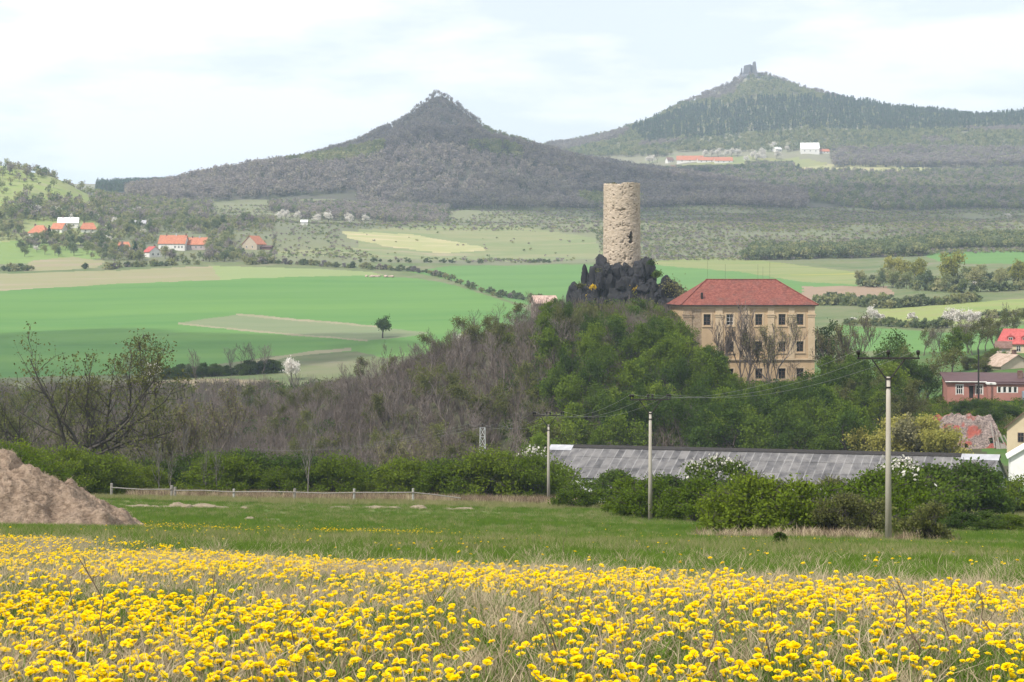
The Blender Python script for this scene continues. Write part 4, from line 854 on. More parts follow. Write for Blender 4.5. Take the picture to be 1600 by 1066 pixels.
# --- ruined house behind the barn
def mat_ruin():
    m, n, l, o = mat_new('ruined_tiles'); b = n.new('ShaderNodeBsdfPrincipled'); b.inputs['Roughness'].default_value = 0.95; l.new(b.outputs[0], o.inputs[0])
    t = n.new('ShaderNodeTexCoord'); v = n.new('ShaderNodeTexVoronoi'); v.inputs['Scale'].default_value = 5.5; l.new(t.outputs['Object'], v.inputs['Vector']); sp = n.new('ShaderNodeSeparateColor'); l.new(v.outputs['Color'], sp.inputs[0])
    g = ramp(n, [(0, (0.08, 0.06, 0.055)), (.35, (0.14, 0.11, 0.097)), (.7, (0.20, 0.155, 0.135)), (1, (0.27, 0.21, 0.185))]); l.new(sp.outputs[0], g.inputs[0])
    r = ramp(n, [(0, (0.17, 0.04, 0.03)), (.5, (0.27, 0.065, 0.045)), (1, (0.20, 0.07, 0.055))]); l.new(sp.outputs[0], r.inputs[0])
    nz = n.new('ShaderNodeTexNoise'); nz.inputs['Scale'].default_value = 0.42; nz.inputs['Detail'].default_value = 4; l.new(t.outputs['Object'], nz.inputs['Vector']); rr = ramp(n, [(.50, (0, 0, 0)), (.58, (1, 1, 1))]); l.new(nz.outputs[0], rr.inputs[0])
    mxn = n.new('ShaderNodeMix'); mxn.data_type = 'RGBA'; l.new(rr.outputs[0], mxn.inputs[0]); l.new(g.outputs[0], mxn.inputs[6]); l.new(r.outputs[0], mxn.inputs[7]); l.new(mxn.outputs[2], b.inputs['Base Color'])
    bp = n.new('ShaderNodeBump'); bp.inputs['Strength'].default_value = .8; l.new(sp.outputs[1], bp.inputs['Height']); l.new(bp.outputs[0], b.inputs['Normal'])
    return m
def ruin():
    D = 287.0; k = F / D; p = P(1505, 712, D); t = thing('ruined_house', 'ruined house with collapsing red tiled roof behind the barn', 'ruin', (p.x, D, p.z), R(-10))
    ruin_m = mat_ruin(); rng = random.Random(2); m = MB(); nx, ny = 22, 12
    g = {}
    for i in range(nx + 1):
        for j in range(ny + 1):
            u, v = i / nx, j / ny; x = (-5.8 + 11.4 * u) + (1 - v) * 1.6 * (u - .35); x = x if u > .1 else x; sag = -0.5 * math.sin(u * 3.1) * math.sin(v * 3.1)
            g[i, j] = len(m.v); m.v.append((x * (1 - .25 * v) + .2, 0.2 + v * 4.6, 0.5 + v * 5.5 + sag + rng.gauss(0, .12) + (-.5 * rng.random() if j == ny else 0)))
    for i in range(nx):
        for j in range(ny):
            if rng.random() < .03 or (i > 17 and j < 5 and rng.random() < .3): continue
            m.f.append((g[i, j], g[i + 1, j], g[i + 1, j + 1], g[i, j + 1]))
    m.build('roof', ruin_m, t)
    MB().box(-5.6, 5.2, 0.5, 0.95, -4, .6).box(-5.6, -5.1, .96, 9, -4, 3.6).box(4.7, 5.2, .96, 9, -4, 3.0).box(-5.09, 4.69, 8.5, 9, -4, 4.8).build('wall', mat_noise('rubble_wall', [(0.16, 0.12, 0.1), (0.3, 0.24, 0.2)], 2, bump=.6), t)
    gw = MB().add([(-9.4, 2, -3), (-7.9, 2, -3), (-8.2, 2, 3.4), (-8.5, 2, 4.1), (-8.8, 2, 4.3), (-9.2, 2, 3.6)], [(0, 1, 2, 3, 4, 5)]).add([(-9.4, 2.5, -3), (-7.9, 2.5, -3), (-8.2, 2.5, 3.4), (-8.5, 2.5, 4.1), (-8.8, 2.5, 4.3), (-9.2, 2.5, 3.6)], [(5, 4, 3, 2, 1, 0)])
    gw.add([(-9.4, 2, -3), (-7.9, 2, -3), (-8.2, 2, 3.4), (-8.5, 2, 4.1), (-8.8, 2, 4.3), (-9.2, 2, 3.6), (-9.4, 2.5, -3), (-7.9, 2.5, -3), (-8.2, 2.5, 3.4), (-8.5, 2.5, 4.1), (-8.8, 2.5, 4.3), (-9.2, 2.5, 3.6)], [(i, i + 6, (i + 1) % 6 + 6, (i + 1) % 6) for i in range(6)]).build('gable_stump', plaster_grey, t)
    for a, b in (((5.6, -.6, -.2), (4.9, 1.5, 3.6)), ((6.9, -.6, -.2), (5.4, 1.6, 3.2)), ((5.2, -.5, .1), (7.8, -.5, .2)), ((7.6, -.4, 0), (6.0, 1.4, 3.0)), ((4.6, 0, 1.2), (4.2, 2.2, 4.8)), ((5.0, -.3, .9), (7.2, -.2, 1.0))):
        MB().tube([a, b], .1, 5).build('rafter', wood_grey, t)
    for i in range(7): MB().add([(4.9 + .32 * i, -.5, .1), (5.16 + .32 * i, -.5, .1), (4.98 + .25 * i, .9, 2.2 - .12 * i), (4.75 + .25 * i, .9, 2.2 - .12 * i), (4.9 + .32 * i, -.45, .07), (5.16 + .32 * i, -.45, .07), (4.98 + .25 * i, .95, 2.17 - .12 * i), (4.75 + .25 * i, .95, 2.17 - .12 * i)], [(0, 1, 2, 3), (7, 6, 5, 4), (0, 4, 5, 1), (1, 5, 6, 2), (2, 6, 7, 3), (3, 7, 4, 0)]).build('plank', wood_grey, t)
ruin()

# --- long barn
def mat_sheet():
    m, n, l, o = mat_new('fibre_cement'); b = n.new('ShaderNodeBsdfPrincipled'); b.inputs['Roughness'].default_value = 0.85; b.inputs['Specular IOR Level'].default_value = .2; l.new(b.outputs[0], o.inputs[0])
    t = n.new('ShaderNodeTexCoord'); oi = n.new('ShaderNodeObjectInfo'); g = n.new('ShaderNodeNewGeometry')
    nz = n.new('ShaderNodeTexNoise'); nz.inputs['Scale'].default_value = .8; nz.inputs['Detail'].default_value = 7; l.new(g.outputs['Position'], nz.inputs['Vector'])
    ad = n.new('ShaderNodeMath'); ad.operation = 'MULTIPLY_ADD'; ad.inputs[1].default_value = .3; l.new(oi.outputs['Random'], ad.inputs[0]); l.new(nz.outputs[0], ad.inputs[2])
    r = ramp(n, [(.35, (0.075, 0.072, 0.074)), (.55, (0.125, 0.12, 0.122)), (.85, (0.21, 0.20, 0.195))]); l.new(ad.outputs[0], r.inputs[0])
    sp = n.new('ShaderNodeSeparateXYZ'); l.new(t.outputs['Generated'], sp.inputs[0])
    n2 = n.new('ShaderNodeTexNoise'); n2.inputs['Scale'].default_value = 2.0; l.new(g.outputs['Position'], n2.inputs['Vector'])
    a2 = n.new('ShaderNodeMath'); a2.operation = 'MULTIPLY_ADD'; a2.inputs[1].default_value = .25; a2.inputs[2].default_value = -.12; l.new(n2.outputs[0], a2.inputs[0])
    a3 = n.new('ShaderNodeMath'); a3.operation = 'ADD'; l.new(sp.outputs[0], a3.inputs[0]); l.new(a2.outputs[0], a3.inputs[1])
    rr0 = ramp(n, [(.80, (0, 0, 0)), (.92, (1, 1, 1))]); l.new(a3.outputs[0], rr0.inputs[0]); n3 = n.new('ShaderNodeTexNoise'); n3.inputs['Scale'].default_value = .55; n3.inputs['Detail'].default_value = 5; l.new(g.outputs['Position'], n3.inputs['Vector']); r3 = ramp(n, [(.36, (.12, .12, .12)), (.66, (.8, .8, .8))]); l.new(n3.outputs[0], r3.inputs[0]); rr = n.new('ShaderNodeMix'); rr.data_type = 'RGBA'; rr.blend_type = 'MULTIPLY'; rr.inputs[0].default_value = 1.0; l.new(rr0.outputs[0], rr.inputs[6]); l.new(r3.outputs[0], rr.inputs[7])
    mxn = n.new('ShaderNodeMix'); mxn.data_type = 'RGBA'; l.new(rr.outputs[2], mxn.inputs[0]); l.new(r.outputs[0], mxn.inputs[6]); mxn.inputs[7].default_value = (0.31, 0.30, 0.295, 1); l.new(mxn.outputs[2], b.inputs['Base Color'])
    return m
def barn():
    sheet = mat_sheet(); zinc = mat_noise('zinc_sheet', [(0.27, 0.27, 0.29), (0.40, 0.40, 0.42)], 1.2, rough=.6)
    pr = P(1561, 713, 240); pl = P(862, 697, 264.5); dv_ = pr - pl; L = math.hypot(dv_.x, dv_.y)
    t = thing('long_barn', 'long low barn with grey corrugated roof behind the bushes', 'barn', (pl.x, pl.y, pl.z)); t.rotation_euler = (0, -math.atan2(dv_.z, L), math.atan2(dv_.y, dv_.x))
    hs, rh2, hw = 6.6, 3.4, 3.6; sl = math.hypot(hs + .3, rh2 + .15); an = math.atan2(rh2, hs)
    nc, nr = 54, 3; pw = L / nc; ph = sl / nr
    # shared corrugated sheet, local x across, local y up the slope
    vs, fs = [], []; n = 12
    for i in range(n + 1):
        for v in (0, 1): vs.append((pw * 1.04 * i / n, ph * 1.04 * v, .035 * (1 if i % 2 else -1)))
    fs = [(2 * i, 2 * i + 2, 2 * i + 3, 2 * i + 1) for i in range(n)]
    me = bpy.data.meshes.new('roof_sheet'); me.from_pydata(vs, [], fs); me.materials.append(sheet); me.update()
    rng = random.Random(6)
    for r_ in range(nr):
        for c in range(nc):
            off = -(hs + .3) + (hs + .3) * r_ / nr
            o = link('roof_sheet', me, t, (c * pw, off, -(rh2 + .15) + (rh2 + .15) * r_ / nr + .02 * r_ + rng.uniform(0, .02))); o.rotation_euler = (an - .006, 0, rng.gauss(0, .004))
    m = MB().add([(0, 0, -.06), (L, 0, -.06), (L, hs + .3, -rh2 - .2), (0, hs + .3, -rh2 - .2)], [(0, 1, 2, 3)]).add([(0, 0, -.1), (L, 0, -.1), (L, -hs, -rh2 - .12), (0, -hs, -rh2 - .12)], [(3, 2, 1, 0)]).build('roof_deck', sheet, t)
    MB().add([(3.3, -.5, -.10), (L - 4.6, -.5, -.10), (L - 4.6, 0, .3), (3.3, 0, .3), (L - 4.6, .5, -.12), (3.3, .5, -.12)], [(0, 1, 2, 3), (3, 2, 4, 5), (0, 3, 5), (1, 4, 2)]).build('ridge_cap', metal_dark, t)
    for a, b in ((-.1, 3.29), (L - 4.59, L + .15)):
        MB().add([(a, -1.05, -.43), (b, -1.05, -.43), (b, 0, .22), (a, 0, .22), (b, .8, -.3), (a, .8, -.3)], [(0, 1, 2, 3), (3, 2, 4, 5)]).build('ridge_sheet', zinc, t)
    ho = []
    for i in range(12): x = 2.5 + i * 4.9; ho.append((x, x + 1.4, -rh2 - 1.6, -rh2 - .7))
    w = wall_holes(MB(), .3, L - .3, -rh2 - hw - 2, -rh2 - .25, ho, -hs, .25)
    w.box(.3, L - .3, hs - .3, hs, -rh2 - hw - 2, -rh2 - .25); w.build('wall', plaster_grey, t)
    for a, b, c, d in ho: window(t, (a + b) / 2, (c + d) / 2, b - a, d - c, -hs + .2, frame_grey, 3, 1, .06)
    for x in (.31, L - .31):
        g = MB().add([(x, -hs, -rh2 - hw - 2), (x, hs, -rh2 - hw - 2), (x, hs, -rh2 - .1), (x, 0, -.12), (x, -hs, -rh2 - .1)], [(0, 1, 2, 3, 4) if x > 1 else (4, 3, 2, 1, 0)])
        ge = g.build('gable_wall', mat_noise('gable_boards', [(0.25, 0.24, 0.25), (0.37, 0.36, 0.36), (0.46, 0.45, 0.45)], 1.2, 6, stretch=(1, 3, .5), bump=.3), t)
        if x > 1: MB().box(x + .003, x + .06, -2.2, -1.2, -rh2 - 3.2, -rh2 - 1.7).build('door', metal_dark, ge); MB().box(x + .004, x + .3, 3.0, 9.0, -rh2 - hw - 2, -rh2 - 1.0).build('lean_to', plaster_grey, ge)
    MB().tube([(L + .1, -hs - .3, -rh2 - .1), (L + .1, -hs - .3, -rh2 - 4)], .09, 6).build('downpipe', metal_dark, t)
barn()

# --- power line
POLES = []
def insulator(mb, x, y, z):
    mb.tube([(x, y, z), (x, y, z + .12), (x, y, z + .13), (x, y, z + .22), (x, y, z + .23), (x, y, z + .32), (x, y, z + .36)], [.03, .03, .085, .085, .1, .09, .04], 8)
def power_pole(px, base, top, D, label, pair):
    g = P(px, base, D); z0 = gz(g.x, g.y); k = F / D; Ht = EYE + (HZ - top) / k - z0
    t = thing('power_pole', label, 'power pole', (g.x, D, z0), R(-2 if D < 100 else 6), 'power line poles')
    pt = Ht - .36 - .95
    MB().tube([(0, 0, -.6), (0, 0, pt * .5), (0, 0, pt)], [.17, .135, .10], 14).build('shaft', concrete, t, smooth=True)
    col = MB().tube([(0, 0, pt - .55), (0, 0, pt - .48)], .135, 12).tube([(0, 0, pt - .14), (0, 0, pt - .06)], .13, 12).box(-.14, -.10, -.05, .05, pt - .6, pt + .02).box(.10, .14, -.05, .05, pt - .6, pt + .02)
    col.build('clamp', metal_dark, t)
    za = Ht - .36
    br = MB().tube([(-.11, 0, pt - .1), (-.8, 0, za - .08)], .035, 6).tube([(.11, 0, pt - .1), (.8, 0, za - .08)], .035, 6); br.build('brace', metal_dark, t)
    ca = MB().box(-1.52, 1.52, -.06, .06, za - .09, za).build('crossarm', metal_dark, t)
    tips = []
    for x in (-1.45, 0, 1.45):
        for q in ((-.17, .17) if pair else (0,)):
            m = MB(); insulator(m, max(-1.47, min(1.47, x + q)), 0, za + .002); m.build('insulator', metal_dark, t, smooth=True)
        c, s = math.cos(t.rotation_euler.z), math.sin(t.rotation_euler.z)
        tips.append(Vector((g.x + c * x, D + s * x, z0 + za + .36)))
    POLES.append(tips)
power_pole(1388, 838, 547, 94, 'tallest concrete power pole, standing by the bushes at right', False)
power_pole(1016, 808, 616, 141, 'middle concrete power pole in front of the barn roof', True)
power_pole(857, 787, 643, 188, 'shortest concrete power pole left of the barn', True)
def lattice():
    D = 238.0; g = P(754, 700, D); z0 = gz(g.x, D); Ht = EYE + (HZ - 668) / F * D - z0
    t = thing('lattice_mast', 'pale steel lattice mast rising from the hedge', 'mast', (g.x, D, z0)); st = mat_plain('galvanised', (0.42, 0.43, 0.42)); a, b = .42, .30
    cr_ = lambda f: [Vector((s1 * (a + (b - a) * f), s2 * (a + (b - a) * f), Ht * f)) for s1, s2 in ((-1, -1), (1, -1), (1, 1), (-1, 1))]
    for i in range(4): MB().tube([cr_(0)[i] - Vector((0, 0, .4)), cr_(1)[i]], .06, 5).build('leg', st, t)
    n = 9
    for i in range(4):
        m = MB()
        for k in range(n):
            A, B = cr_(k / n), cr_((k + 1) / n); j = (i + 1) % 4; m.tube([A[i], B[j]], .025, 4).tube([A[j], B[i]], .025, 4).tube([B[i], B[j]], .03, 4)
        m.build('bracing', st, t)
    ca = MB().box(-1.8, 1.8, -.04, .04, Ht, Ht + .07).build('crossarm', metal_dark, t)
    for x in (-1.75, 0, 1.75): m = MB(); insulator(m, x, 0, Ht + .071); m.build('insulator', metal_dark, t)
    POLES.append([Vector((g.x + x, D, z0 + Ht + .45)) for x in (-1.75, 0, 1.75)])
lattice()
wire_m = mat_plain('wire', (0.22, 0.22, 0.22), .4)
q = P(300, 690, 330); POLES.append([Vector((q.x + dx, q.y, q.z)) for dx in (-1.5, 0, 1.5)])
hp = thing('wooden_pole', 'far pole of the power line half hidden in the trees at left', 'power pole', (q.x, q.y, gz(q.x, q.y)), 0, 'power line poles'); hh = q.z - .36 - gz(q.x, q.y)
MB().tube([(0, 0, -.5), (0, 0, hh)], [.15, .1], 8).build('shaft', wood_grey, hp); MB().box(-1.6, 1.6, -.06, .06, hh, hh + .1).build('crossarm', metal_dark, hp)
q4 = Vector((26.2, 46.5, -5.2 + 9)); POLES.insert(0, [q4 + Vector((dx, 0, 0)) for dx in (-1.45, 0, 1.45)])
SIDE = ('left', 'middle', 'right'); SPAN = ('from the tallest pole out of the picture', 'between the tallest and the middle pole', 'between the middle and the shortest pole', 'between the shortest pole and the lattice mast', 'from the lattice mast into the trees at left')
for a in range(1, len(POLES) - 1):
    for w_ in range(3):
        p0, p1 = POLES[a][w_], POLES[a + 1][w_]; L = (p1 - p0).length; sag = L * .022; pts = []
        for i in range(25):
            u = i / 24; p = p0.lerp(p1, u); p.z -= 4 * sag * u * (1 - u); pts.append(p - p0)
        o = MB().tube(pts, .007 if a < 2 else .008, 4).build('power_wire', wire_m, None, loc=p0); tag(o, '%s power wire %s' % (SIDE[w_], SPAN[a]), 'wire', 'power line wires')
# pole that the nearest span hangs from stands outside the picture, so only its wires' far ends would show: left out
# ------------------------------------------------------------------ woods far away (read as one mass)
FB = [far_mesh('fb%d' % i, 300 + i, 6.5, 9.5, far_brown, bark_grey, 60, 1.0) for i in range(4)] + [far_mesh('fbg', 305, 6, 8.5, far_green, bark_grey, 60, 1.0)]
FG = [far_mesh('fg%d' % i, 310 + i, 6.5, 9, far_green if i % 2 else far_dark, bark_grey, 60, 1.1) for i in range(4)]
FC = [far_mesh('fc%d' % i, 320 + i, 5.5, 14, far_conifer, bark_grey, 70, 1.2, 'cone') for i in range(3)]
FS = [far_mesh('fs%d' % i, 330 + i, 3.6, 2.6, m, bark_grey, 34, 0.75, trunk=False) for i, m in enumerate([far_dark, far_green, far_brown, far_brown, far_green])]
def jit(n, a, b): return RNG.uniform(a, b, n)
# pointed hill
p = sample(26000, (-60, 1260), (1690, 2450), cond=lambda x, y, z, px, row: ((np.maximum(np.interp(x, *RL) - base_h(x, y), 0) > 3) & (y > 1740)) & (row < 334 + 4 * np.sin(px / 40)) & (px > 200) & ~((px < 560) & (row > 318 - 0.06 * (px - 300))))
g = (vnoise(p[:, 0] / 90, p[:, 1] / 120, 0, 77) > 0.45); ix = np.where(g, 4, RNG.integers(0, 4, len(p)))
peak = np.exp(-((p[:, 0] + 90) / 120) ** 2 - ((p[:, 1] - 2290) / 130) ** 2)
stuff('bare_woodland', 'grey brown leafless woodland covering the pointed hill', 'woodland', p, FB, jit(len(p), .75, 1.3) * (1 - .4 * peak), idx=ix)
# conifers: ridge left of the pointed hill and belt on the far right hill
p = sample(5000, (150, 480), (2150, 2800), cond=lambda x, y, z, px, row: (row < 303) & (px < 440))
stuff('conifer_ridge', 'dark conifer wood on the ridge left of the pointed hill', 'woodland', p, FC, jit(len(p), .7, 1.0))
belt = lambda x, y, z, px, row: inpoly(px, row, [(985, 206), (1080, 172), (1200, 160), (1300, 160), (1420, 172), (1520, 176), (1640, 172), (1700, 176), (1700, 200), (1500, 206), (1380, 210), (1250, 208), (1130, 216), (1010, 228)]) & (y < 3360)
p = sample(30000, (960, 1700), (2600, 3400), cond=belt)
g = vnoise(p[:, 0] / 70, p[:, 1] / 200, 0, 79); p = p[(g > -.5) | (p[:, 1] > 3150)]
stuff('conifer_belt', 'belt of conifers across the far right hill', 'woodland', p[:6000], FC + [FG[1]], jit(min(6000, len(p)), .7, 1.3))
p = sample(46000, (820, 1720), (2560, 3420), cond=lambda x, y, z, px, row: (~belt(x, y, z, px, row)) & (row < 246 - 8 * (np.abs(px - 1180) < 130)) & (np.interp(x, *RR) - base_h(x, y) > 2))
g = vnoise(p[:, 0] / 120, p[:, 1] / 160, 0, 78) + (p[:, 1] < 3000) * .3; mm = FB[:3] + FG
stuff('mixed_woodland', 'olive and brown mixed woodland on the far right hill', 'woodland', p[:10500], mm, jit(min(10500, len(p)), .65, 1.15), idx=np.where(g > 0.0, RNG.choice([3, 4, 4, 6, 6], len(p)), RNG.integers(0, 3, len(p)))[:10500])
# valley wood right of the pointed hill
p = sample(30000, (900, 1750), (1720, 2480), cond=lambda x, y, z, px, row: (row < 332) & (row > 268) & (px > 1120 - (row - 268) * 1.5) & ~inpoly(px, row, [(1235, 255), (1510, 255), (1510, 272), (1235, 272)]) & (np.interp(x, *RL) - base_h(x, y) < 6))
stuff('valley_woodland', 'dull green woodland filling the valley right of the pointed hill', 'woodland', p[:9000], FG + FB[:2], jit(min(9000, len(p)), .6, 1.1))
p = sample(9000, (1290, 1750), (2380, 2650), cond=lambda x, y, z, px, row: (row < 262) & (row > 222) & ((px > 1300)))
stuff('brown_copse', 'brown leafless copse right of the white barn on the far hill', 'woodland', p[:3000], FB, jit(min(3000, len(p)), .9, 1.35))
p = sample(5000, (960, 1240), (2420, 2600), cond=lambda x, y, z, px, row: (row < 276) & (row > np.where((px > 1040) & (px < 1165), 264, 258)) & (px > 980))
stuff('village_wood', 'hazy grey green wood below the hill village', 'woodland', p, FG + FB[:2], jit(len(p), .45, .75))
# scrub on the middle slopes
def scond(x, y, z, px, row):
    d = vnoise(x / 40, y / 60, 0, 81)
    k = RNG.random(len(x)) < np.where(px > 930, .75, .32) * (0.55 + .6 * d)
    k &= ~inpoly(px, row, [(530, 358), (930, 365), (945, 408), (600, 405), (540, 385)]) | (RNG.random(len(x)) < .03)
    return k & (row > 322) & (row < 412) & (px > 330)
p = sample(90000, (330, 1720), (1075, 1790), cond=scond)
stuff('hillside_scrub', 'low grey green scrub scattered over the middle slopes', 'scrub', p, FS, jit(len(p), .25, .75))
p = sample(16000, (990, 1720), (1075, 1300), cond=lambda x, y, z, px, row: (row > 384 + 10 * np.sin(px / 90)) & (row < 418) & (px > 1190 - 1.3 * (row - 384)) & ~inpoly(px, row, [(1430, 392), (1750, 388), (1750, 415), (1480, 413)]))
stuff('scrub_belt', 'dense dark scrub belt behind the yellow flowering field', 'scrub', p, FG + FS[:3], jit(len(p), .45, .85))
p = sample(9000, (-60, 330), (1180, 1720), cond=lambda x, y, z, px, row: (row < 345) & (RNG.random(len(x)) < np.where((px < 150) & (row < 318), .05 + .35 * (vnoise(x / 30, y / 40, 0, 83) > .35), .8)))
stuff('hill_scrub', 'bushes and small trees around the grassy hill at left', 'scrub', p, FS + [FG[1], FG[3], FG[1], FG[3], FG[0]] + FB[:2], jit(len(p), .5, .95))
p = sample(5200, (300, 720), (1480, 1800), cond=lambda x, y, z, px, row: (row < 356) & (row > 322) & (row < 340 + (px - 560) * .06 + 14 * (px > 470)) & (px > 420) & (px < 700))
stuff('lower_copse', 'brown copse at the foot of the pointed hill', 'woodland', p, FB + FG[:1], jit(len(p), .5, .85))

# ------------------------------------------------------------------ trees, bushes one by one
def row_of(protos, name, label, cat, group, pts, D0, D1, smin, smax, jitter=4):
    for px, row in pts:
        h = hit(px + random.uniform(-jitter, jitter), row + random.uniform(-.6, .6), D0, D1)
        place(random.choice(protos), name, label, cat, h, random.uniform(smin, smax), group=group)
def along(poly, step):
    out = []
    for (x0, y0), (x1, y1) in zip(poly[:-1], poly[1:]):
        n = max(1, int(abs(x1 - x0) / step))
        for i in range(n): u = (i + random.random() * .6) / n; out.append((x0 + (x1 - x0) * u, y0 + (y1 - y0) * u))
    return out
row_of(B_FAR, 'hedge_shrub', 'pale shrub in the hedge above the green field', 'shrub', 'hedge along the green field', along([(385, 411), (470, 414), (520, 418), (640, 424), (690, 433), (740, 452), (770, 462), (850, 474)], 6.5), 700, 1150, .55, 1.15)
row_of(B_FAR[1:3], 'hedge_shrub', 'dark shrub in the hedge line behind the fields', 'shrub', 'hedge behind the fields', along([(560, 410), (720, 411), (760, 412)], 15) + along([(825, 411), (862, 411)], 7), 900, 1200, .5, .9)
row_of(B_FAR, 'hedge_shrub', 'shrub in the hedge below the village', 'shrub', 'hedge below the village', along([(-10, 424), (55, 423)], 6) + [(132, 421), (168, 421), (178, 420)] + along([(185, 418), (262, 416)], 7) + [(270, 415), (288, 415), (305, 414), (390, 413), (412, 413)], 900, 1250, .8, 1.35)
vill = [(random.uniform(150, 400), random.uniform(386, 411)) for _ in range(76)] + [(random.uniform(30, 175), random.uniform(374, 402)) for _ in range(60)] + [(random.uniform(0, 240), random.uniform(340, 368)) for _ in range(90)] + [(random.uniform(230, 400), random.uniform(345, 372)) for _ in range(70)]
def clear_houses(px, row):
    for a, b, c, d in ((34, 98, 344, 372), (84, 124, 338, 358), (124, 154, 346, 365), (176, 206, 374, 392), (226, 258, 380, 404), (244, 324, 364, 400), (368, 428, 360, 394), (208, 232, 340, 356)):
        if a < px < b and c < row < d + 5: return False
    return True
vill = [v for v in vill if clear_houses(*v)]
row_of(T_ORCH, 'orchard_tree', 'small spreading orchard tree in the village at left', 'tree', 'village orchard trees', vill, 1000, 1500, .65, 1.35)
row_of(T_BLOS, 'blossom_tree', 'white blossoming fruit tree in the village at left', 'tree', 'blossom trees of the left village', [(58, 395), (172, 362), (208, 336), (180, 352), (150, 345), (170, 384), (228, 372), (110, 345), (80, 335), (60, 337), (200, 330), (48, 336), (70, 337), (92, 338), (100, 336), (148, 335), (160, 338), (212, 322), (206, 326)], 1000, 1500, .6, 1.0)
row_of(T_BLOS, 'blossom_tree', 'pale blossoming tree at the foot of the pointed hill', 'tree', 'blossom trees under the pointed hill', [(435, 345), (442, 344), (450, 345), (462, 345), (498, 350), (510, 348), (545, 352), (570, 350), (540, 346)], 1200, 1600, .8, 1.3)
c = proto_conifer('spruce', 5, 10, 5.5, bark_dark, leaf_conifer, 18, .5)
place(c, 'spruce_tree', 'dark conical spruce in front of the low orange roofed cottage', 'tree', hit(211, 404, 1000, 1300), 1.0)
place(c, 'spruce_tree', 'slim dark conifer beside the hipped white cottage', 'tree', hit(77, 371, 1000, 1300), .75)
row_of(T_BLOS, 'blossom_tree', 'white blossoming tree around the hill village', 'tree', 'blossom trees of the hill village', [(1014, 252), (1020, 252), (1098, 246), (1110, 246), (1122, 246), (1133, 246), (1142, 246), (1152, 246), (1176, 250), (1186, 246), (1192, 248), (1182, 253), (1196, 253), (1170, 256), (1206, 236), (1230, 238), (1212, 250)], 2300, 2700, 1.4, 2.1, 2)
row_of(B_FAR[1:3], 'field_tree', 'round dark tree in the row below the hill village', 'tree', 'tree row below the hill village', [(1158, 268), (1170, 268), (1182, 268), (1193, 267), (1206, 267), (1226, 266), (1245, 266)], 2200, 2600, 2.2, 3.0, 2)
place(T_BARE[0], 'poplar_tree', 'tall brown bare poplar left of the hill village', 'tree', hit(1027, 256, 2300, 2700), 2.0, sz=3.2)
# right middle ground: hedges, yellow trees, blossom
for px, row, s in ((1395, 440, 1.15), (1430, 442, 1.1), (1483, 446, 1.45), (1410, 436, 1.0), (1590, 446, 1.1)):
    place(random.choice(T_YEL), 'yellow_tree', {1395: 'leftmost round yellow green tree beyond the fields', 1430: 'middle yellow green tree beyond the fields', 1483: 'largest round yellow green tree beyond the fields', 1410: 'small yellow green tree between two larger ones', 1590: 'yellow green tree at the right edge beyond the pasture'}[px], 'tree', hit(px, row, 700, 1100), s, group='yellow green trees')
row_of(B_FAR[:4] + T_ORCH[:3], 'thicket_shrub', 'shrub in the thicket around the yellow green trees', 'shrub', 'thicket behind the pasture', along([(1340, 447), (1420, 452), (1500, 458), (1620, 452)], 8) + along([(1345, 440), (1450, 446), (1600, 444)], 10) + along([(1510, 440), (1610, 436)], 8), 600, 1150, .9, 1.5)
row_of(B_FAR[:4], 'hedge_shrub', 'shrub in the hedge below the ploughed field', 'shrub', 'hedge below the ploughed field', along([(1275, 476), (1330, 478), (1390, 482), (1500, 474), (1530, 470)], 6.5) + along([(1290, 470), (1400, 474)], 9), 500, 1000, .8, 1.4)
row_of(B_FAR[:4], 'hedge_shrub', 'shrub in the hedge below the pasture', 'shrub', 'hedge below the pasture', along([(1320, 508), (1380, 510), (1450, 514), (1490, 513)], 7) + along([(1540, 498), (1610, 495)], 7), 420, 800, .6, 1.05)
row_of(B_FARB + T_BLOS, 'blossom_bush', 'white blossoming bush in the hedge below the pasture', 'bush', 'blossom bushes below the pasture', [(1350, 504), (1362, 505), (1374, 504), (1334, 505), (1478, 498), (1486, 512), (1500, 512), (1512, 511), (1524, 510), (1536, 509), (1424, 503), (1520, 447), (1575, 338), (1580, 345)], 420, 1900, .55, .9)
row_of(T_BARE[:3] + T_BUD, 'hillside_tree', 'thin bare tree on the slope left of the red roofed villa', 'tree', 'thin trees beside the villa', [(1440, 556), (1455, 558), (1470, 556), (1505, 560), (1512, 552), (1520, 556), (1530, 552), (1540, 548), (1550, 546), (1556, 540), (1565, 535), (1578, 530), (1590, 528)], 380, 640, .7, 1.05)
place(T_LEAF[0], 'birch_tree', 'tall light green birch left of the pink workshop', 'tree', hit(1487, 585, 340, 460), .95, sz=1.15)
row_of(B_TWIG + B_GREEN[:1], 'slope_bush', 'brownish bush on the bank below the red roofed villa', 'bush', 'bushes under the villa', [(1515, 578), (1530, 575), (1548, 572), (1556, 566), (1570, 568), (1540, 582)], 340, 430, .8, 1.2)
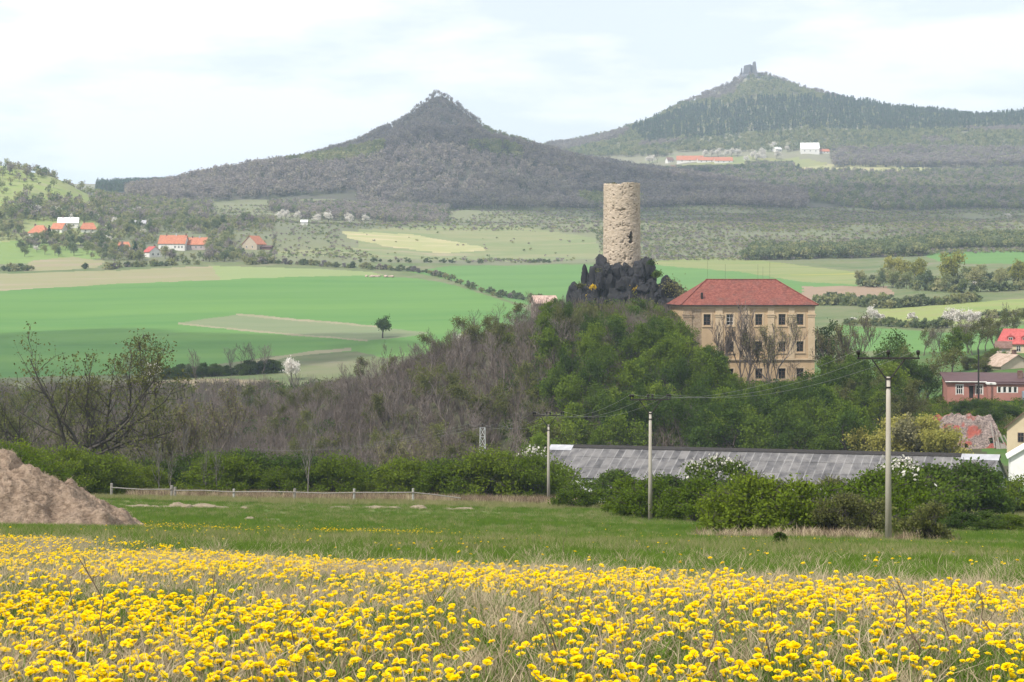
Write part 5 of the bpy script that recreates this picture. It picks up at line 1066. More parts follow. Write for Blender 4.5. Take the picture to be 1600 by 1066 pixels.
# left middle ground beyond the valley
row_of(T_BARE, 'field_edge_tree', 'bare grey tree at the lower edge of the green field', 'tree', 'bare trees below the green field', [(365, 585), (400, 583), (385, 586), (408, 585), (310, 594), (205, 596), (228, 598)], 430, 640, .75, 1.1)
row_of(B_DARK + B_FAR[1:3], 'field_edge_bush', 'dark bush at the lower edge of the green field', 'bush', 'bushes below the green field', along([(255, 592), (345, 588), (440, 582)], 9), 430, 640, .8, 1.3)
row_of(T_BLOS, 'blossom_tree', 'white blossoming tree left of the castle wood', 'tree', 'blossom trees by the green field', [(458, 594), (464, 592), (240, 598)], 420, 640, .75, .95)
ft = proto_tree('fieldtree', 77, 7.5, .3, bark_dark, leaf_dark, per=9, rad=.5, size=.34, levels=2, nch=(10, 9, 4), spread=1.0, lenf=(.6, .5, .5), start=.35, up=.3, twig=.05)
place(ft, 'field_tree', 'lone round dark tree standing in the green field', 'tree', hit(598, 529, 480, 800), 1.0, 0.4)
row_of(T_BLOS + T_YEL, 'crest_tree', 'pale flowering tree on the crest left of the crag', 'tree', 'pale trees behind the castle wood', [(805, 470), (800, 474), (712, 492), (735, 490)], 420, 620, .5, .62)
house('far_roof_house', 'pale roofed house half hidden behind the crest trees', 854, 480, 520, 6, 5, 1.2, 1.8, mat_plain('tan_wall', (.3, .24, .2)), mat_tiles('tiles_faded', (.4, .27, .22), (.46, .32, .27), (.5, .36, .3)), R(15), chim=0)
row_of([T_BARE[1], T_BARE[3]], 'poplar_tree', 'slender bare poplar behind the castle wood crest', 'tree', 'bare poplars on the crest', [(838, 486), (846, 484), (853, 486)], 400, 470, .55, .7)

# castle hill wood
def SKYL(px): return float(np.interp(px, [-100, 330, 400, 480, 600, 700, 790, 850, 885, 900, 980, 1050, 1065, 1090, 1110, 1130, 1180, 1230, 1285, 1300, 1340], [606, 606, 600, 570, 530, 490, 468, 456, 464, 484, 494, 498, 510, 516, 545, 592, 600, 592, 588, 560, 545]))
def hill_wood():
    rng = random.Random(31); n = 0; placed = []
    def ok(x, y, m):
        for a, b in placed:
            if (a - x) ** 2 + (b - y) ** 2 < m * m: return False
        placed.append((x, y)); return True
    # regions: (px range, depth range, protos, count, scale, name, label, group, spacing)
    tries = 0
    cnt = {'bare': 0, 'leaf': 0, 'dark': 0}
    Hh = {'bare': 9.0, 'leaf': 9.2, 'dark': 10.5}
    while tries < 14000 and sum(cnt.values()) < 380:
        tries += 1; D = rng.uniform(266, 398); px = rng.uniform(330, 1330); x = (px - 800) / F * D
        if 37 < x < 64 and D > 356: continue                         # chateau and its forecourt
        if math.hypot(x - 22.3, D - 389) < 12: continue               # crag
        if px > 860 and D < 290 - (px - 860) * 0.03: continue          # barn and yard
        if px < 420 and D < 330: continue
        if px > 1090 and D > 350: continue
        gzv = gz(x, D)
        nv = float(vnoise(x / 14, D / 18, 0, 91))
        if px < 760 or (px < 850 and nv < .35): kind = 'bare'
        elif px < 1110: kind = rng.choice(['leaf', 'leaf', 'bare' if D > 330 else 'leaf', 'dark']) if nv > -.25 else rng.choice(['bare', 'dark', 'bare'])
        else: kind = rng.choice(['dark', 'dark', 'leaf']) if nv < .25 else 'leaf'
        if cnt[kind] >= 190 or not ok(x, D, 4.0 if kind == 'bare' else 4.4): continue
        cnt[kind] += 1
        high = max(0, (D - 340) / 60)
        s = rng.uniform(.72, 1.05) * (1 - .28 * high) * (0.78 if px < 560 else 1)
        room = EYE + (HZ - SKYL(px) + rng.uniform(-4, 3)) / F * D - gzv
        s = min(s, room / Hh[kind])
        if s < .28: placed.pop(); cnt[kind] -= 1; continue
        if kind == 'bare': place(rng.choice(T_BARE * 2 + T_BUD), 'bare_tree', 'leafless brown tree in the wood on the castle hill', 'tree', (x, D, gzv), s, group='bare trees of the castle wood')
        elif kind == 'leaf': place(rng.choice(T_LEAF), 'leafing_tree', 'fresh green tree in the wood below the crag', 'tree', (x, D, gzv), s, group='green trees of the castle wood')
        else: place(rng.choice(T_DARK), 'shady_tree', 'dark green tree in the wood below the chateau', 'tree', (x, D, gzv), s * .92, group='dark trees of the castle wood')
hill_wood()
p = sample(5200, (330, 1330), (262, 400), cond=lambda x, y, z, px, row: ~((x > 37) & (x < 64) & (y > 362)) & ~((px > 850) & (y < 288)) & (np.hypot(x - 22.3, y - 389) > 9) & ~((px > 1060) & (y > 352)))
UND = [far_mesh('un%d' % i, 340 + i, 2.6, 2.2, m, bark_dark, 150, .2, trunk=False) for i, m in enumerate([leaf_dark, leaf_olive, leaf_olive, leaf_dark, leaf_bush])]
UND += [np_mesh('un_t%d' % i, *(lambda a: (a[0], [a[1]]))(seg_mesh([(0, 0, 0, *(np.random.default_rng(400 + i * 50 + k).normal(size=3) * [.7, .7, .4] + [0, 0, 2.2]), .03, .012) for k in range(26)], 3)), bark_brown) for i in range(3)]
left = p[:, 0] < -2
stuff('undergrowth', 'brown and green undergrowth beneath the castle wood', 'undergrowth', p, UND, jit(len(p), .6, 1.3), idx=np.where(left, RNG.choice([1, 5, 6, 7, 5, 6, 7], len(p)), RNG.integers(0, 8, len(p))))
# trees around the chateau
bt = [proto_tree('bigbare', 501 + i, 12.5, .24, bark_brown, leaf_bud if i == 1 else None, per=2 if i == 1 else 0, rad=.25, size=.12, levels=3, nch=(10, 7, 6), spread=.6, lenf=(.55, .5, .5), start=.15, up=.5, twig=.04, trunks=3) for i in range(2)]
def on(px, D): return ground(px, D)
def at_row(px, row, D): return Vector(((px - 800) / F * D, D, max(gz((px - 800) / F * D, D), -60)))
place(bt[0], 'bare_tree', 'large leafless tree in front of the middle of the chateau', 'tree', on(1163, 358), 1.22, .3)
place(bt[1], 'bare_tree', 'smaller leafless tree in front of the chateau, right of the largest', 'tree', on(1206, 359), 1.08, 1.1)
place(bt[0], 'bare_tree', 'leafless tree in front of the left end of the chateau', 'tree', on(1128, 357), .95, 2.2)
place(T_BARE[1], 'bare_shrub', 'low twiggy shrub before the right ground floor windows', 'shrub', on(1234, 360), .62, 1.0)
for px, D, s, pr, lb in ((1100, 340, .62, T_LEAF[1], 'fresh green tree hiding the left corner of the chateau'), (1078, 345, .70, T_LEAF[3], 'green tree below the right end of the crag'), (1150, 325, .6, T_LEAF[2], 'low green tree below the chateau front'), (1190, 322, .6, T_DARK[1], 'dark green tree below the middle of the chateau'), (1235, 322, .74, T_LEAF[0], 'broad green tree below the right end of the chateau'), (1268, 322, .68, T_DARK[2], 'dark tree by the lower right corner of the chateau'),
                         (1298, 376, 1.15, T_DARK[0], 'green tree just right of the chateau'), (1381, 372, 1.15, T_DARK[3], 'conical dark green tree right of the chateau'), (1440, 345, 1.25, T_BUD[1], 'broad olive oak left of the pink workshop'), (1322, 350, 1.15, bt[1], 'grey half leafless tree right of the chateau'), (1290, 330, 1.0, T_LEAF[4], 'bright green tree on the bank right of the chateau'), (1345, 330, .95, T_DARK[1], 'dark tree behind the tallest power pole'), (1395, 335, .95, T_LEAF[2], 'green tree right of the tallest power pole')):
    place(pr, 'chateau_tree' if px < 1285 else 'bank_tree', lb, 'tree', on(px, D), s)
wl_t = [proto_tree('willow', 520 + i, 6.2, .22, bark_dark, leaf_yellow if i else leaf_bud, per=8, rad=.4, size=.2, levels=3, nch=(8, 6, 4), spread=1.0, lenf=(.65, .52, .5), start=.12, up=.15, twig=.02, trunks=2) for i in range(2)]
place(wl_t[1], 'willow_tree', 'left half of the broad yellow green willows behind the barn', 'tree', on(1390, 279), 1.2)
place(wl_t[0], 'willow_tree', 'middle yellow green willow behind the barn', 'tree', on(1432, 280), 1.25)
place(wl_t[1], 'willow_tree', 'yellow green willow leaning over the ruined roof', 'tree', on(1475, 277), 1.1)
row_of(B_DARK, 'bank_bush', 'dark bush on the green bank below the pink workshop', 'bush', 'bushes below the workshop', [(1505, 655), (1525, 650), (1545, 648), (1562, 650), (1575, 660), (1540, 660), (1558, 668)], 288, 330, .7, 1.0)

# hedge along the near field edge
HB = B_BIG
def near_bush(px, D, s, label, protos=None, group='bushes of the near hedge', name='hedge_bush', sz=None):
    place(random.choice(protos or HB), name, label, 'bush', on(px, D), s, group=group, sz=sz)
px = 205
while px < 850:
    s = random.uniform(.48, 1.08); near_bush(px, random.uniform(192, 207), s, 'green bush in the long hedge behind the wooden fence', B_BIG + B_BIGT[:1]); px += 34 * s + random.uniform(2, 20)
px = 150
while px < 880:
    s = random.uniform(.75, 1.15); near_bush(px, random.uniform(210, 232), s, 'darker bush in the second row of the long hedge', B_BIG[3:] + B_BIGT * 2, 'second row of the near hedge'); px += 42 * s
for px, s in ((440, .68), (755, 1.1), (700, .9), (350, .95)): near_bush(px, 192, s, {440: 'small rounded bright green bush by the fence', 755: 'large dome shaped bush below the lattice mast', 700: 'dome shaped bush left of the lattice mast', 350: 'tall bush behind the pale saplings'}[px], B_BIG[:3], None)
for px, D, s, lb in ((838, 200, 1.9, 'tall flowering bush left of the shortest pole'), (812, 205, 1.2, 'white flowering bush in the hedge'), (430, 222, 1.4, 'white blossoming bush in the long hedge'), (402, 224, 1.1, 'small white blossoming bush beside a larger one')): near_bush(px, D, s, lb, B_BLOS, None, 'flowering_bush')
for px, D, s in ((0, 150, .95), (30, 152, .72), (12, 160, 1.0), (55, 165, .8), (90, 185, .95), (130, 190, .9), (170, 192, .9), (-40, 155, 1.0)): near_bush(px, D, s, 'yellow green bush behind the hay heap', B_BIG[:3], 'bushes behind the hay heap')
# big bushes in front of the barn
for px, D, s, pr, lb in ((905, 172, .95, B_GREEN, 'low bush between the shortest pole and the dark round shrub'), (952, 178, 1.15, B_DARK, 'dark round shrub standing against the barn roof'), (985, 152, 1.0, B_GREEN, 'bush at the foot of the middle pole'), (1020, 146, 1.22, B_GREEN, 'broad dark green bush before the barn'), (1050, 150, 1.1, B_DARK, 'bush right of the middle pole'), (1085, 140, 1.05, B_GREEN, 'bush between the middle pole and the big thicket'), (1120, 165, 1.55, B_BLOS, 'tall pale bush standing in front of the barn roof'), (1130, 112, .85, B_GREEN, 'left end bush of the big thicket'), (1175, 108, 1.15, B_GREEN, 'large yellow green bush of the big thicket'),
                         (1225, 106, 1.12, B_GREEN, 'rounded dark bush in the middle of the big thicket'), (1275, 108, 1.05, B_GREEN, 'bush in the big thicket right of its middle'), (1310, 104, .92, B_TWIG, 'brown twiggy bush in the big thicket'), (1345, 106, .95, B_TWIG, 'second twiggy bush left of the tallest pole'), (1290, 150, 1.35, B_TWIG, 'dark twiggy shrub against the barn roof'), (1400, 112, 1.05, B_GREEN, 'bush right behind the tallest pole'), (1452, 97, .78, B_TWIG, 'low brown green bush right of the tallest pole'),
                         (1415, 140, 1.55, B_BLOS, 'tall pale leaved bush behind the tallest pole'), (1460, 150, 1.5, B_DARK, 'dark bush before the right end of the barn'), (1510, 160, 1.6, B_DARK, 'dense dark bush hiding the barn corner'), (1370, 125, 1.3, B_GREEN, 'bush left of the tallest pole'), (1555, 175, 1.0, B_GREEN, 'low bush below the barn gable'), (1590, 180, 1.3, B_GREEN, 'light bush at the right edge below the barn gable'), (1500, 125, .6, B_DARK, 'low green mound right of the twiggy bush'), (1540, 128, .65, B_DARK, 'second low green mound near the right edge'), (1580, 130, .6, B_GREEN, 'third low green mound at the right edge')):
    near_bush(px, D, s, lb, pr, None, sz=s * (.7 if 'mound' in lb else 1))
# large bare tree at left and the thin trees of the valley
LT = proto_tree('budtree', 610, 14.5, .36, bark_dark, leaf_olive, per=3, rad=.2, size=.13, levels=3, nch=(13, 9, 7), spread=1.0, lenf=(.72, .5, .5), start=.16, up=.32, twig=.03, trunks=1, wander=.2)
LT2 = proto_tree('budtree2', 614, 11.5, .28, bark_dark, leaf_olive, per=2, rad=.2, size=.12, levels=3, nch=(12, 9, 6), spread=1.0, lenf=(.7, .5, .5), start=.14, up=.25, twig=.03, trunks=1, wander=.2)
place(LT, 'budding_tree', 'large spreading tree with opening buds behind the hay heap', 'tree', on(95, 204), 1.38, .5)
place(LT2, 'budding_tree', 'spreading half bare tree right of the largest budding tree', 'tree', on(165, 212), 1.15, 2.0)
place(LT2, 'budding_tree', 'half bare tree at the left edge', 'tree', on(15, 222), 1.15, 4.0)
ST = [proto_tree('thin', 630 + i, 9, .11, bark_grey, levels=3, nch=(9, 5, 4), spread=.6, lenf=(.42, .5, .5), start=.3, up=.5, twig=.022) for i in range(3)]
for px, D, s, lb in ((228, 235, 1.1, None), (245, 230, 1.15, None), (262, 240, 1.1, None), (285, 232, 1.2, None), (305, 238, 1.45, 'tall bare tree with gnarled crown in the valley at left'), (325, 245, 1.1, None), (350, 240, .9, None), (480, 230, .95, None), (500, 235, .85, None), (560, 238, .75, None), (640, 240, 1.0, 'pale bare forked tree before the castle wood'), (615, 245, .8, None), (720, 236, .7, None), (445, 238, .8, None), (400, 245, .85, None), (190, 238, 1.0, None), (140, 240, 1.0, None), (60, 240, .9, None)):
    place(bt[1] if lb else random.choice(ST), 'bare_tree', lb or 'thin bare tree in the valley behind the long hedge', 'tree', on(px, D), s * (.8 if lb else 1.0), group=None if lb else 'thin bare trees in the valley')
SP = [proto_tree('sapling', 650 + i, 6.5, .055, bark_grey, wander=.05, levels=2, nch=(14, 4, 3), spread=.7, lenf=(.36, .5, .5), start=.3, up=.5, twig=.02) for i in range(3)]
for px, s, lb in ((249, 1.0, 'pale thin sapling at the left of the fence'), (265, .85, 'slim sapling beside the leftmost pale one'), (322, .95, 'thin sapling behind the paired fence posts'), (338, 1.0, 'pale sapling right of the paired fence posts'), (481, 1.45, 'dark thin sapling in the middle of the fence')): place(random.choice(SP), 'sapling', lb, 'tree', on(px, 189), s)

# bare wood filling the valley at left
def valley_wood():
    rng = random.Random(57); done = []
    for k in range(900):
        if len(done) >= 110: break
        D = rng.uniform(238, 470); px = rng.uniform(-90, 520); x = (px - 800) / F * D
        if px > 340 + (D - 240) * .4 or (D > 420 and px > 420): continue
        if any((a - x) ** 2 + (b - D) ** 2 < 16 for a, b in done): continue
        done.append((x, D)); s = rng.uniform(.85, 1.3); s = min(s, (EYE + (HZ - SKYL(px) + rng.uniform(-12, 8)) / F * D - gz(x, D)) / 9.0)
        if s < .3: done.pop(); continue
        place(rng.choice(T_BARE * 2 + T_BUD + ST), 'bare_tree', 'leafless grey brown tree in the valley wood at left', 'tree', (x, D, gz(x, D)), s, group='bare trees of the valley wood')
valley_wood()
p = sample(3600, (-100, 560), (236, 480)); stuff('valley_undergrowth', 'brown and green undergrowth in the valley at left', 'undergrowth', p, UND, jit(len(p), .8, 1.7), idx=RNG.choice([1, 0, 5, 6, 7, 5, 6, 7], len(p)))
row_of(T_DARK + T_LEAF + T_BUD, 'bank_tree', 'tree in the grove between the chateau and the pink workshop', 'tree', 'grove right of the chateau', [(random.uniform(1270, 1420), random.uniform(625, 690)) for _ in range(20)] + [(random.uniform(1400, 1470), random.uniform(612, 640)) for _ in range(5)], 285, 350, .6, .95)
p = sample(1500, (1270, 1600), (262, 345), cond=lambda x, y, z, px, row: (y > 292) | (px < 1400)); stuff('bank_undergrowth', 'green undergrowth on the bank right of the chateau', 'undergrowth', p, [UND[0], UND[4], UND[1]], jit(len(p), .4, .9))

p = sample(9000, (-20, 430), (1040, 1480), cond=lambda x, y, z, px, row: (row > 336) & (row < 409) & ~inpoly(px, row, [(-50, 376), (60, 378), (165, 394), (170, 402), (-50, 414)]) & ~inpoly(px, row, [(40, 406), (110, 400), (168, 408), (150, 420), (30, 424)]) & np.array([clear_houses(a, b - 2) for a, b in zip(px, row)]) & (RNG.random(len(x)) < .75))
stuff('village_gardens', 'mottled shrubs and small garden trees around the left village', 'shrubs', p, [FS[1], FS[4], FS[1], FS[2], FG[1], FG[3], FG[1], FG[0]] + FB[:1], jit(len(p), .3, .62))
# ------------------------------------------------------------------ near field: hay heap, fence, grass, dandelions
def heap():
    D = 90.0; c = P(8, 820, D); t = thing('hay_heap', 'big brown heap of rotting hay at the left edge', 'hay heap', (c.x, D, gz(c.x, D)))
    n = 150; U, Vv = np.meshgrid(np.linspace(-1, 1, n * 2), np.linspace(-1, 1, n)); X = U * 8.5; Y = Vv * 4.2
    prof = np.interp(X, [-8.5, -6, -3, -.4, 0.6, 1.4, 2.0, 2.8, 3.4, 4.2, 5.0, 5.6, 6.0, 6.5], [2.0, 3.4, 3.9, 3.55, 2.95, 2.75, 2.8, 2.3, 2.35, 1.75, 1.15, .95, .35, -.15])
    w = np.clip(1 - np.abs(Vv) ** 1.6, 0, 1); lump = fbm(X / 1.6, Y / 1.6, 0, 61, 4)
    Z = prof * w + (lump * .85 - np.abs(fbm(X / 1.0, Y / 1.0, 2, 63, 4)) * .95 + .26) * np.clip(w * 3, 0, 1) * np.clip(prof, 0, 1)
    sl = np.array([gz(c.x + a, D + b) for a in (-8.5, 6.5) for b in (-4.2, 4.2)]); gx = ((sl[2] + sl[3]) - (sl[0] + sl[1])) / 2 / 15; gy = ((sl[1] + sl[3]) - (sl[0] + sl[2])) / 2 / 8.4
    Z = Z - .12 + gx * X + gy * Y
    idx = np.arange(X.size).reshape(X.shape); Q = np.stack([idx[:-1, :-1], idx[:-1, 1:], idx[1:, 1:], idx[1:, :-1]], -1).reshape(-1, 4)
    hay = mat_noise('rotting_hay', [(0.12, 0.085, 0.062), (0.20, 0.145, 0.105), (0.28, 0.21, 0.155), (0.18, 0.135, 0.10)], 2.5, 9, rough=.95, bump=.8, bscale=9, stretch=(1, 1, 2))
    V = np.stack([X, Y, Z], -1).reshape(-1, 3); link('heap_body', np_mesh('heap_body', V, [Q], hay, smooth=True), t)
    rng = np.random.default_rng(9); m = 34000; k = rng.integers(0, len(V), m); p = V[k] + rng.normal(size=(m, 3)) * .05; keep = (np.interp(p[:, 0], [5.9, 6.3], [1, 0]) > .2) & (p[:, 1] < 1.5); p = p[keep]
    d = rng.normal(size=p.shape) * [1, .8, .55]; d /= np.linalg.norm(d, axis=1, keepdims=True); L = rng.uniform(.12, .32, (len(p), 1))
    sv, sf = seg_mesh(np.concatenate([p - d * L / 2, p + d * L / 2, np.full((len(p), 1), .007), np.full((len(p), 1), .004)], 1), 2)
    straw = mat_noise('hay_straw', [(0.13, 0.095, 0.07), (0.24, 0.18, 0.13), (0.34, 0.27, 0.20)], 3.0, 6, rough=.9); o = link('hay_strands', np_mesh('hay_strands', sv, [sf], straw), t); o['kind'] = 'stuff'
heap()
hay_l = mat_noise('old_hay_lump', [(0.15, 0.12, 0.08), (0.28, 0.23, 0.16)], 3, 8, bump=.6, bscale=9); 
for i, (px, D, w, h) in enumerate([(205, 150, 1.6, .22), (222, 150, 1.8, .3), (240, 149, 1.3, .25), (262, 150, 1.5, .2), (278, 151, 1.6, .55), (292, 150, 1.3, .4), (318, 151, 2.6, .45), (345, 151, 1.4, .22), (382, 151, .8, .22), (390, 120, .8, .22), (425, 119, .7, .15), (532, 158, 2.2, .15), (585, 158, 2.5, .25), (612, 158, 2.0, .22), (655, 158, 1.7, .42), (700, 158, 1.5, .18), (725, 158, 2.2, .28)]):
    g = ground(px, D); V, Fc = ico(4); V = V.copy(); dd = 1 + .35 * fbm(V[:, 0] * 2.5 + i * 7, V[:, 1] * 2.5, V[:, 2] * 2.5, 70 + i, 4); V = V * dd[:, None] * [w / 2.3, w / 3, h * .8]; V[:, 2] = np.maximum(V[:, 2], -.25)
    o = link('hay_lump', np_mesh('hay_lump', V, [Fc], hay_l), None, g); tag(o, 'low lump of old hay lying on the meadow by the fence', 'hay', 'hay lumps by the fence')
def fence():
    t = thing('wooden_fence', 'weathered low pole fence along the far edge of the meadow', 'fence', ground(400, 182)); o0 = Vector(t.location)
    posts = [(174, 1.35, 1), (268, 1.25, 1), (273, 1.1, 1), (365, 1.0, 0), (460, 1.15, 1), (553, 1.25, 0), (645, 1.35, 0)]; tops = []
    for px, h, dk in posts:
        g = ground(px, 182) - o0; MB().tube([(g.x, g.y, g.z - .3), (g.x + .03, g.y, g.z + h)], [.13, .11] if not dk else [.12, .13], 7).build('post', bark_pale if not dk else wood_grey, t); tops.append(g + Vector((0, -.14, h * .72)))
    tops.append(ground(720, 183) - o0 + Vector((0, 0, .5)))
    for a, b in zip(tops[:-1], tops[1:]):
        if (b - a).length < 1.0: continue
        m = a.lerp(b, .5) + Vector((0, 0, random.uniform(-.12, .12))); MB().tube([a, m, b], [.05, .055, .05], 6).build('rail', wood_grey, t)
fence()
g = ground(870, 186); o = MB().tube([(-2.4, 0, .14), (0, .1, .2), (2.6, 0, .18)], .09, 7).build('log', wood_grey, None, loc=g); tag(o, 'grey log lying at the foot of the shortest pole', 'log')

# grass
def blade_clump(seed, n, h, w, spread, mat, bend=.35, segs=2):
    rng = np.random.default_rng(seed); vs, fs = [], []
    for i in range(n):
        a = rng.random() * 6.283; q = rng.random() ** .5 * spread; b = np.array([math.cos(a) * q, math.sin(a) * q, -.02]); hh = h * rng.uniform(.45, 1.1); dr = rng.normal(size=2) * bend * hh; fa = rng.random() * 3.14; e = np.array([math.cos(fa), math.sin(fa), 0]) * w * rng.uniform(.6, 1.2)
        k = len(vs); m = b + np.array([dr[0] * .35, dr[1] * .35, hh * .6]); tt = b + np.array([dr[0], dr[1], hh])
        vs += [b - e, b + e, m + e * .7, m - e * .7, tt]; fs.append((k, k + 1, k + 2, k + 3)); fs.append((k + 3, k + 2, k + 4, k + 4))
    f4 = np.array([f for f in fs if len(set(f)) == 4]); f3 = np.array([f[:3] for f in fs if len(set(f)) == 3])
    return np_mesh('clump', np.array(vs), [f4, f3], mat)
g_green = mat_leaf('grass_green', [(0.07, 0.13, 0.018), (0.10, 0.175, 0.024), (0.15, 0.22, 0.035)], .35); g_dry = mat_leaf('grass_dry', [(0.32, 0.25, 0.155), (0.43, 0.35, 0.23), (0.54, 0.45, 0.31)], .3); g_brown = mat_leaf('grass_brown', [(0.15, 0.105, 0.07), (0.22, 0.16, 0.11), (0.28, 0.21, 0.15)], .2)
GN = [blade_clump(700 + i, 26, .16, .0045, .10, g_green) for i in range(4)] + [blade_clump(710 + i, 24, .20, .0035, .12, g_dry, .7) for i in range(4)] + [blade_clump(715 + i, 20, .15, .004, .12, g_brown, .9) for i in range(2)]
edge = lambda x, y: (22 - 1.9 * x) - y           # >0 inside the dandelion part
p = sample(110000, (-700, 2300), (6.0, 44), cond=lambda x, y, z, px, row: RNG.random(len(x)) < np.clip(14 / y, .25, 1))
ins = edge(p[:, 0], p[:, 1]) + 2.5 * vnoise(p[:, 0] / 2, p[:, 1] / 2, 0, 5); nz_ = vnoise(p[:, 0] / 1.3, p[:, 1] / 2.2, 0, 8)
dry = RNG.random(len(p)) < np.where(ins > 0, .56 + .40 * nz_, .06 + .14 * np.exp(-np.abs(ins) / 1.5) + .06 * nz_)
ixs = np.where(dry, np.where(RNG.random(len(p)) < .22, RNG.integers(8, 10, len(p)), RNG.integers(4, 8, len(p))), RNG.integers(0, 4, len(p)))
stuff('near_grass', 'green and dry grass of the near meadow', 'grass', p, GN, jit(len(p), .6, 1.25) * np.where(ins > 0, .9, 1.1), idx=ixs, tilt=RNG.normal(size=(len(p), 2)) * .12)
g_pale = mat_leaf('grass_pale', [(0.17, 0.19, 0.07), (0.24, 0.235, 0.10), (0.33, 0.29, 0.16)], .35)
GF = [blade_clump(730 + i, 44, .22, .0065, .32, g_green, .35) for i in range(3)] + [blade_clump(735 + i, 40, .24, .005, .32, g_pale, .4) for i in range(2)]
p = sample(68000, (-400, 2000), (38, 196), cond=lambda x, y, z, px, row: RNG.random(len(x)) < np.interp(y, [40, 70, 190], [1, .8, .6]))
nz_ = fbm(p[:, 0] / 9, p[:, 1] / 12, 0, 15, 3); far = p[:, 1] > 168
dry = RNG.random(len(p)) < np.where(far, .75, np.clip(.22 + .45 * nz_ + .25 * (p[:, 1] < 62), .03, .75)); ixs = np.where(dry, RNG.integers(3, 5, len(p)), RNG.integers(0, 3, len(p)))
stuff('meadow_grass', 'taller grass across the green meadow', 'grass', p, GF, jit(len(p), .7, 1.4) * np.where(far & dry, 1.6, 1.0), idx=ixs)
p = sample(3600, (860, 1520), (88, 112), cond=lambda x, y, z, px, row: (px > 1060) & (RNG.random(len(x)) < .75 * np.exp(-((y - 98 - 2.5 * np.sin(px / 47) - 2 * vnoise(x / 3, y / 3, 0, 52)) / 3.0) ** 2) * np.clip((px - 1060) / 120, 0, 1) * np.clip((1500 - px) / 90, 0, 1) * (vnoise(x / 1.6, y / 1.6, 0, 53) > -.35)))
stuff('dead_grass', 'pale dead grass at the foot of the big thicket', 'grass', p, [blade_clump(745 + i, 26, .5, .012, .3, m, .4) for i, m in enumerate([g_dry, g_brown])], jit(len(p), .7, 1.4))
p = sample(2200, (200, 900), (184, 192)); stuff('reed_strip', 'tan dead stalks along the fence', 'grass', p, [blade_clump(750 + i, 22, 1.0, .02, .5, m, .2) for i, m in enumerate([g_dry, g_brown])], jit(len(p), .5, 1.1))

# dandelions
yel = mat_leaf('dandelion_yellow', [(0.80, 0.54, 0.004), (0.86, 0.62, 0.006), (0.88, 0.68, 0.015)], .25); stem_m = mat_plain('dandelion_stem', (0.20, 0.24, 0.07)); sep_m = mat_plain('dandelion_sepal', (0.06, 0.13, 0.02))
def head_mesh(seed, r=.021):
    rng = np.random.default_rng(seed); vs, fs = [], []
    for ring, (n, ri, ro, z0, z1) in enumerate(((15, .12, 1.0, .0, .30), (12, .1, .74, .16, .52), (8, .05, .42, .3, .62))):
        for i in range(n):
            a = 6.283 * (i + rng.random() * .5) / n; w = .62 * ro * 3.14 / n * 1.5; c, s = math.cos(a), math.sin(a); k = len(vs); L = ro * rng.uniform(.88, 1.1); zz_ = z1 * rng.uniform(.7, 1.2)
            vs += [((c * ri - s * w * .4) * r, (s * ri + c * w * .4) * r, z0 * r), ((c * ri + s * w * .4) * r, (s * ri - c * w * .4) * r, z0 * r), ((c * L + s * w) * r, (s * L - c * w) * r, zz_ * r), ((c * L - s * w) * r, (s * L + c * w) * r, zz_ * r)]; fs.append((k, k + 1, k + 2, k + 3))
    return np.array(vs), np.array(fs)
def flower(seed, sep=False):
    V, Fc = head_mesh(seed); rng = random.Random(seed); H = rng.uniform(.11, .17); lean = Vector((rng.gauss(0, .02), rng.gauss(0, .02) - .01, H)); V2 = V @ np.array(Matrix.Rotation(.35, 3, 'X').transposed()) + np.array(lean)
    st = seg_mesh([(0, 0, -.02, lean.x * .4, lean.y * .4, H * .55, .003, .0028), (lean.x * .4, lean.y * .4, H * .55, *lean, .0028, .003)], 4)
    cup = seg_mesh([(*(lean - Vector((0, 0, .012))), *(lean + Vector((0, 0, .003))), .004, .009)], 6)
    if sep: return {'flower_head': np_mesh('flower_head', V2, [Fc], yel), 'stem': np_mesh('stem', *merge([st, cup]), stem_m)}
    Va, Fa = merge([(V2, Fc), st]); idx = np.concatenate([np.zeros(len(Fc), int), np.ones(len(st[1]), int)]); return np_mesh('dandelion', Va, Fa, mats=[yel, stem_m], midx=idx)
DSEP = [flower(800 + i, True) for i in range(8)]; DALL = [flower(820 + i) for i in range(8)]
def dcond(x, y, z, px, row):
    e = edge(x, y) + 1.2 * vnoise(x / 1.5, y / 1.5, 0, 40); n1 = fbm(x / 1.6, y / 2.6, 0, 43, 3); n2 = vnoise(x / .22, y / .3, 0, 45)
    band = .22 * np.sin((y + .9 * x) * .9)
    dens = np.clip(.44 + .9 * n1 + band + .45 * n2, .03, 1) * np.clip(e / 1.2, 0, 1) * np.interp(px, [600, 1300, 1600], [1, .75, .6]) * np.interp(y, [7, 11, 18, 30, 42], [1.5, 1.1, .72, .5, .35])
    return (RNG.random(len(x)) < dens)
p = sample(160000, (-700, 2300), (6.6, 42), cond=dcond)
vis = (np.abs(pxof(p[:, 0], p[:, 1]) - 0) < 1e9); pxs = 800 + F * p[:, 0] / p[:, 1]; rw = rowof(p[:, 0], p[:, 1], p[:, 2] + .14)
inf = (pxs > 4) & (pxs < 1596) & (rw < 1060); order = np.argsort(np.where(inf, p[:, 1], 1e9)); near = order[:300]; rest = np.setdiff1d(np.arange(len(p)), near)
for k in near:
    o = place(random.choice(DSEP), 'dandelion', 'yellow dandelion in the nearest part of the meadow', 'flower', p[k], random.uniform(.66, 1.12), group='nearest dandelions')
    o.rotation_euler = (random.gauss(0, .12), random.gauss(0, .12), random.gauss(0, .7))
rest = rest[RNG.random(len(rest)) < 1]
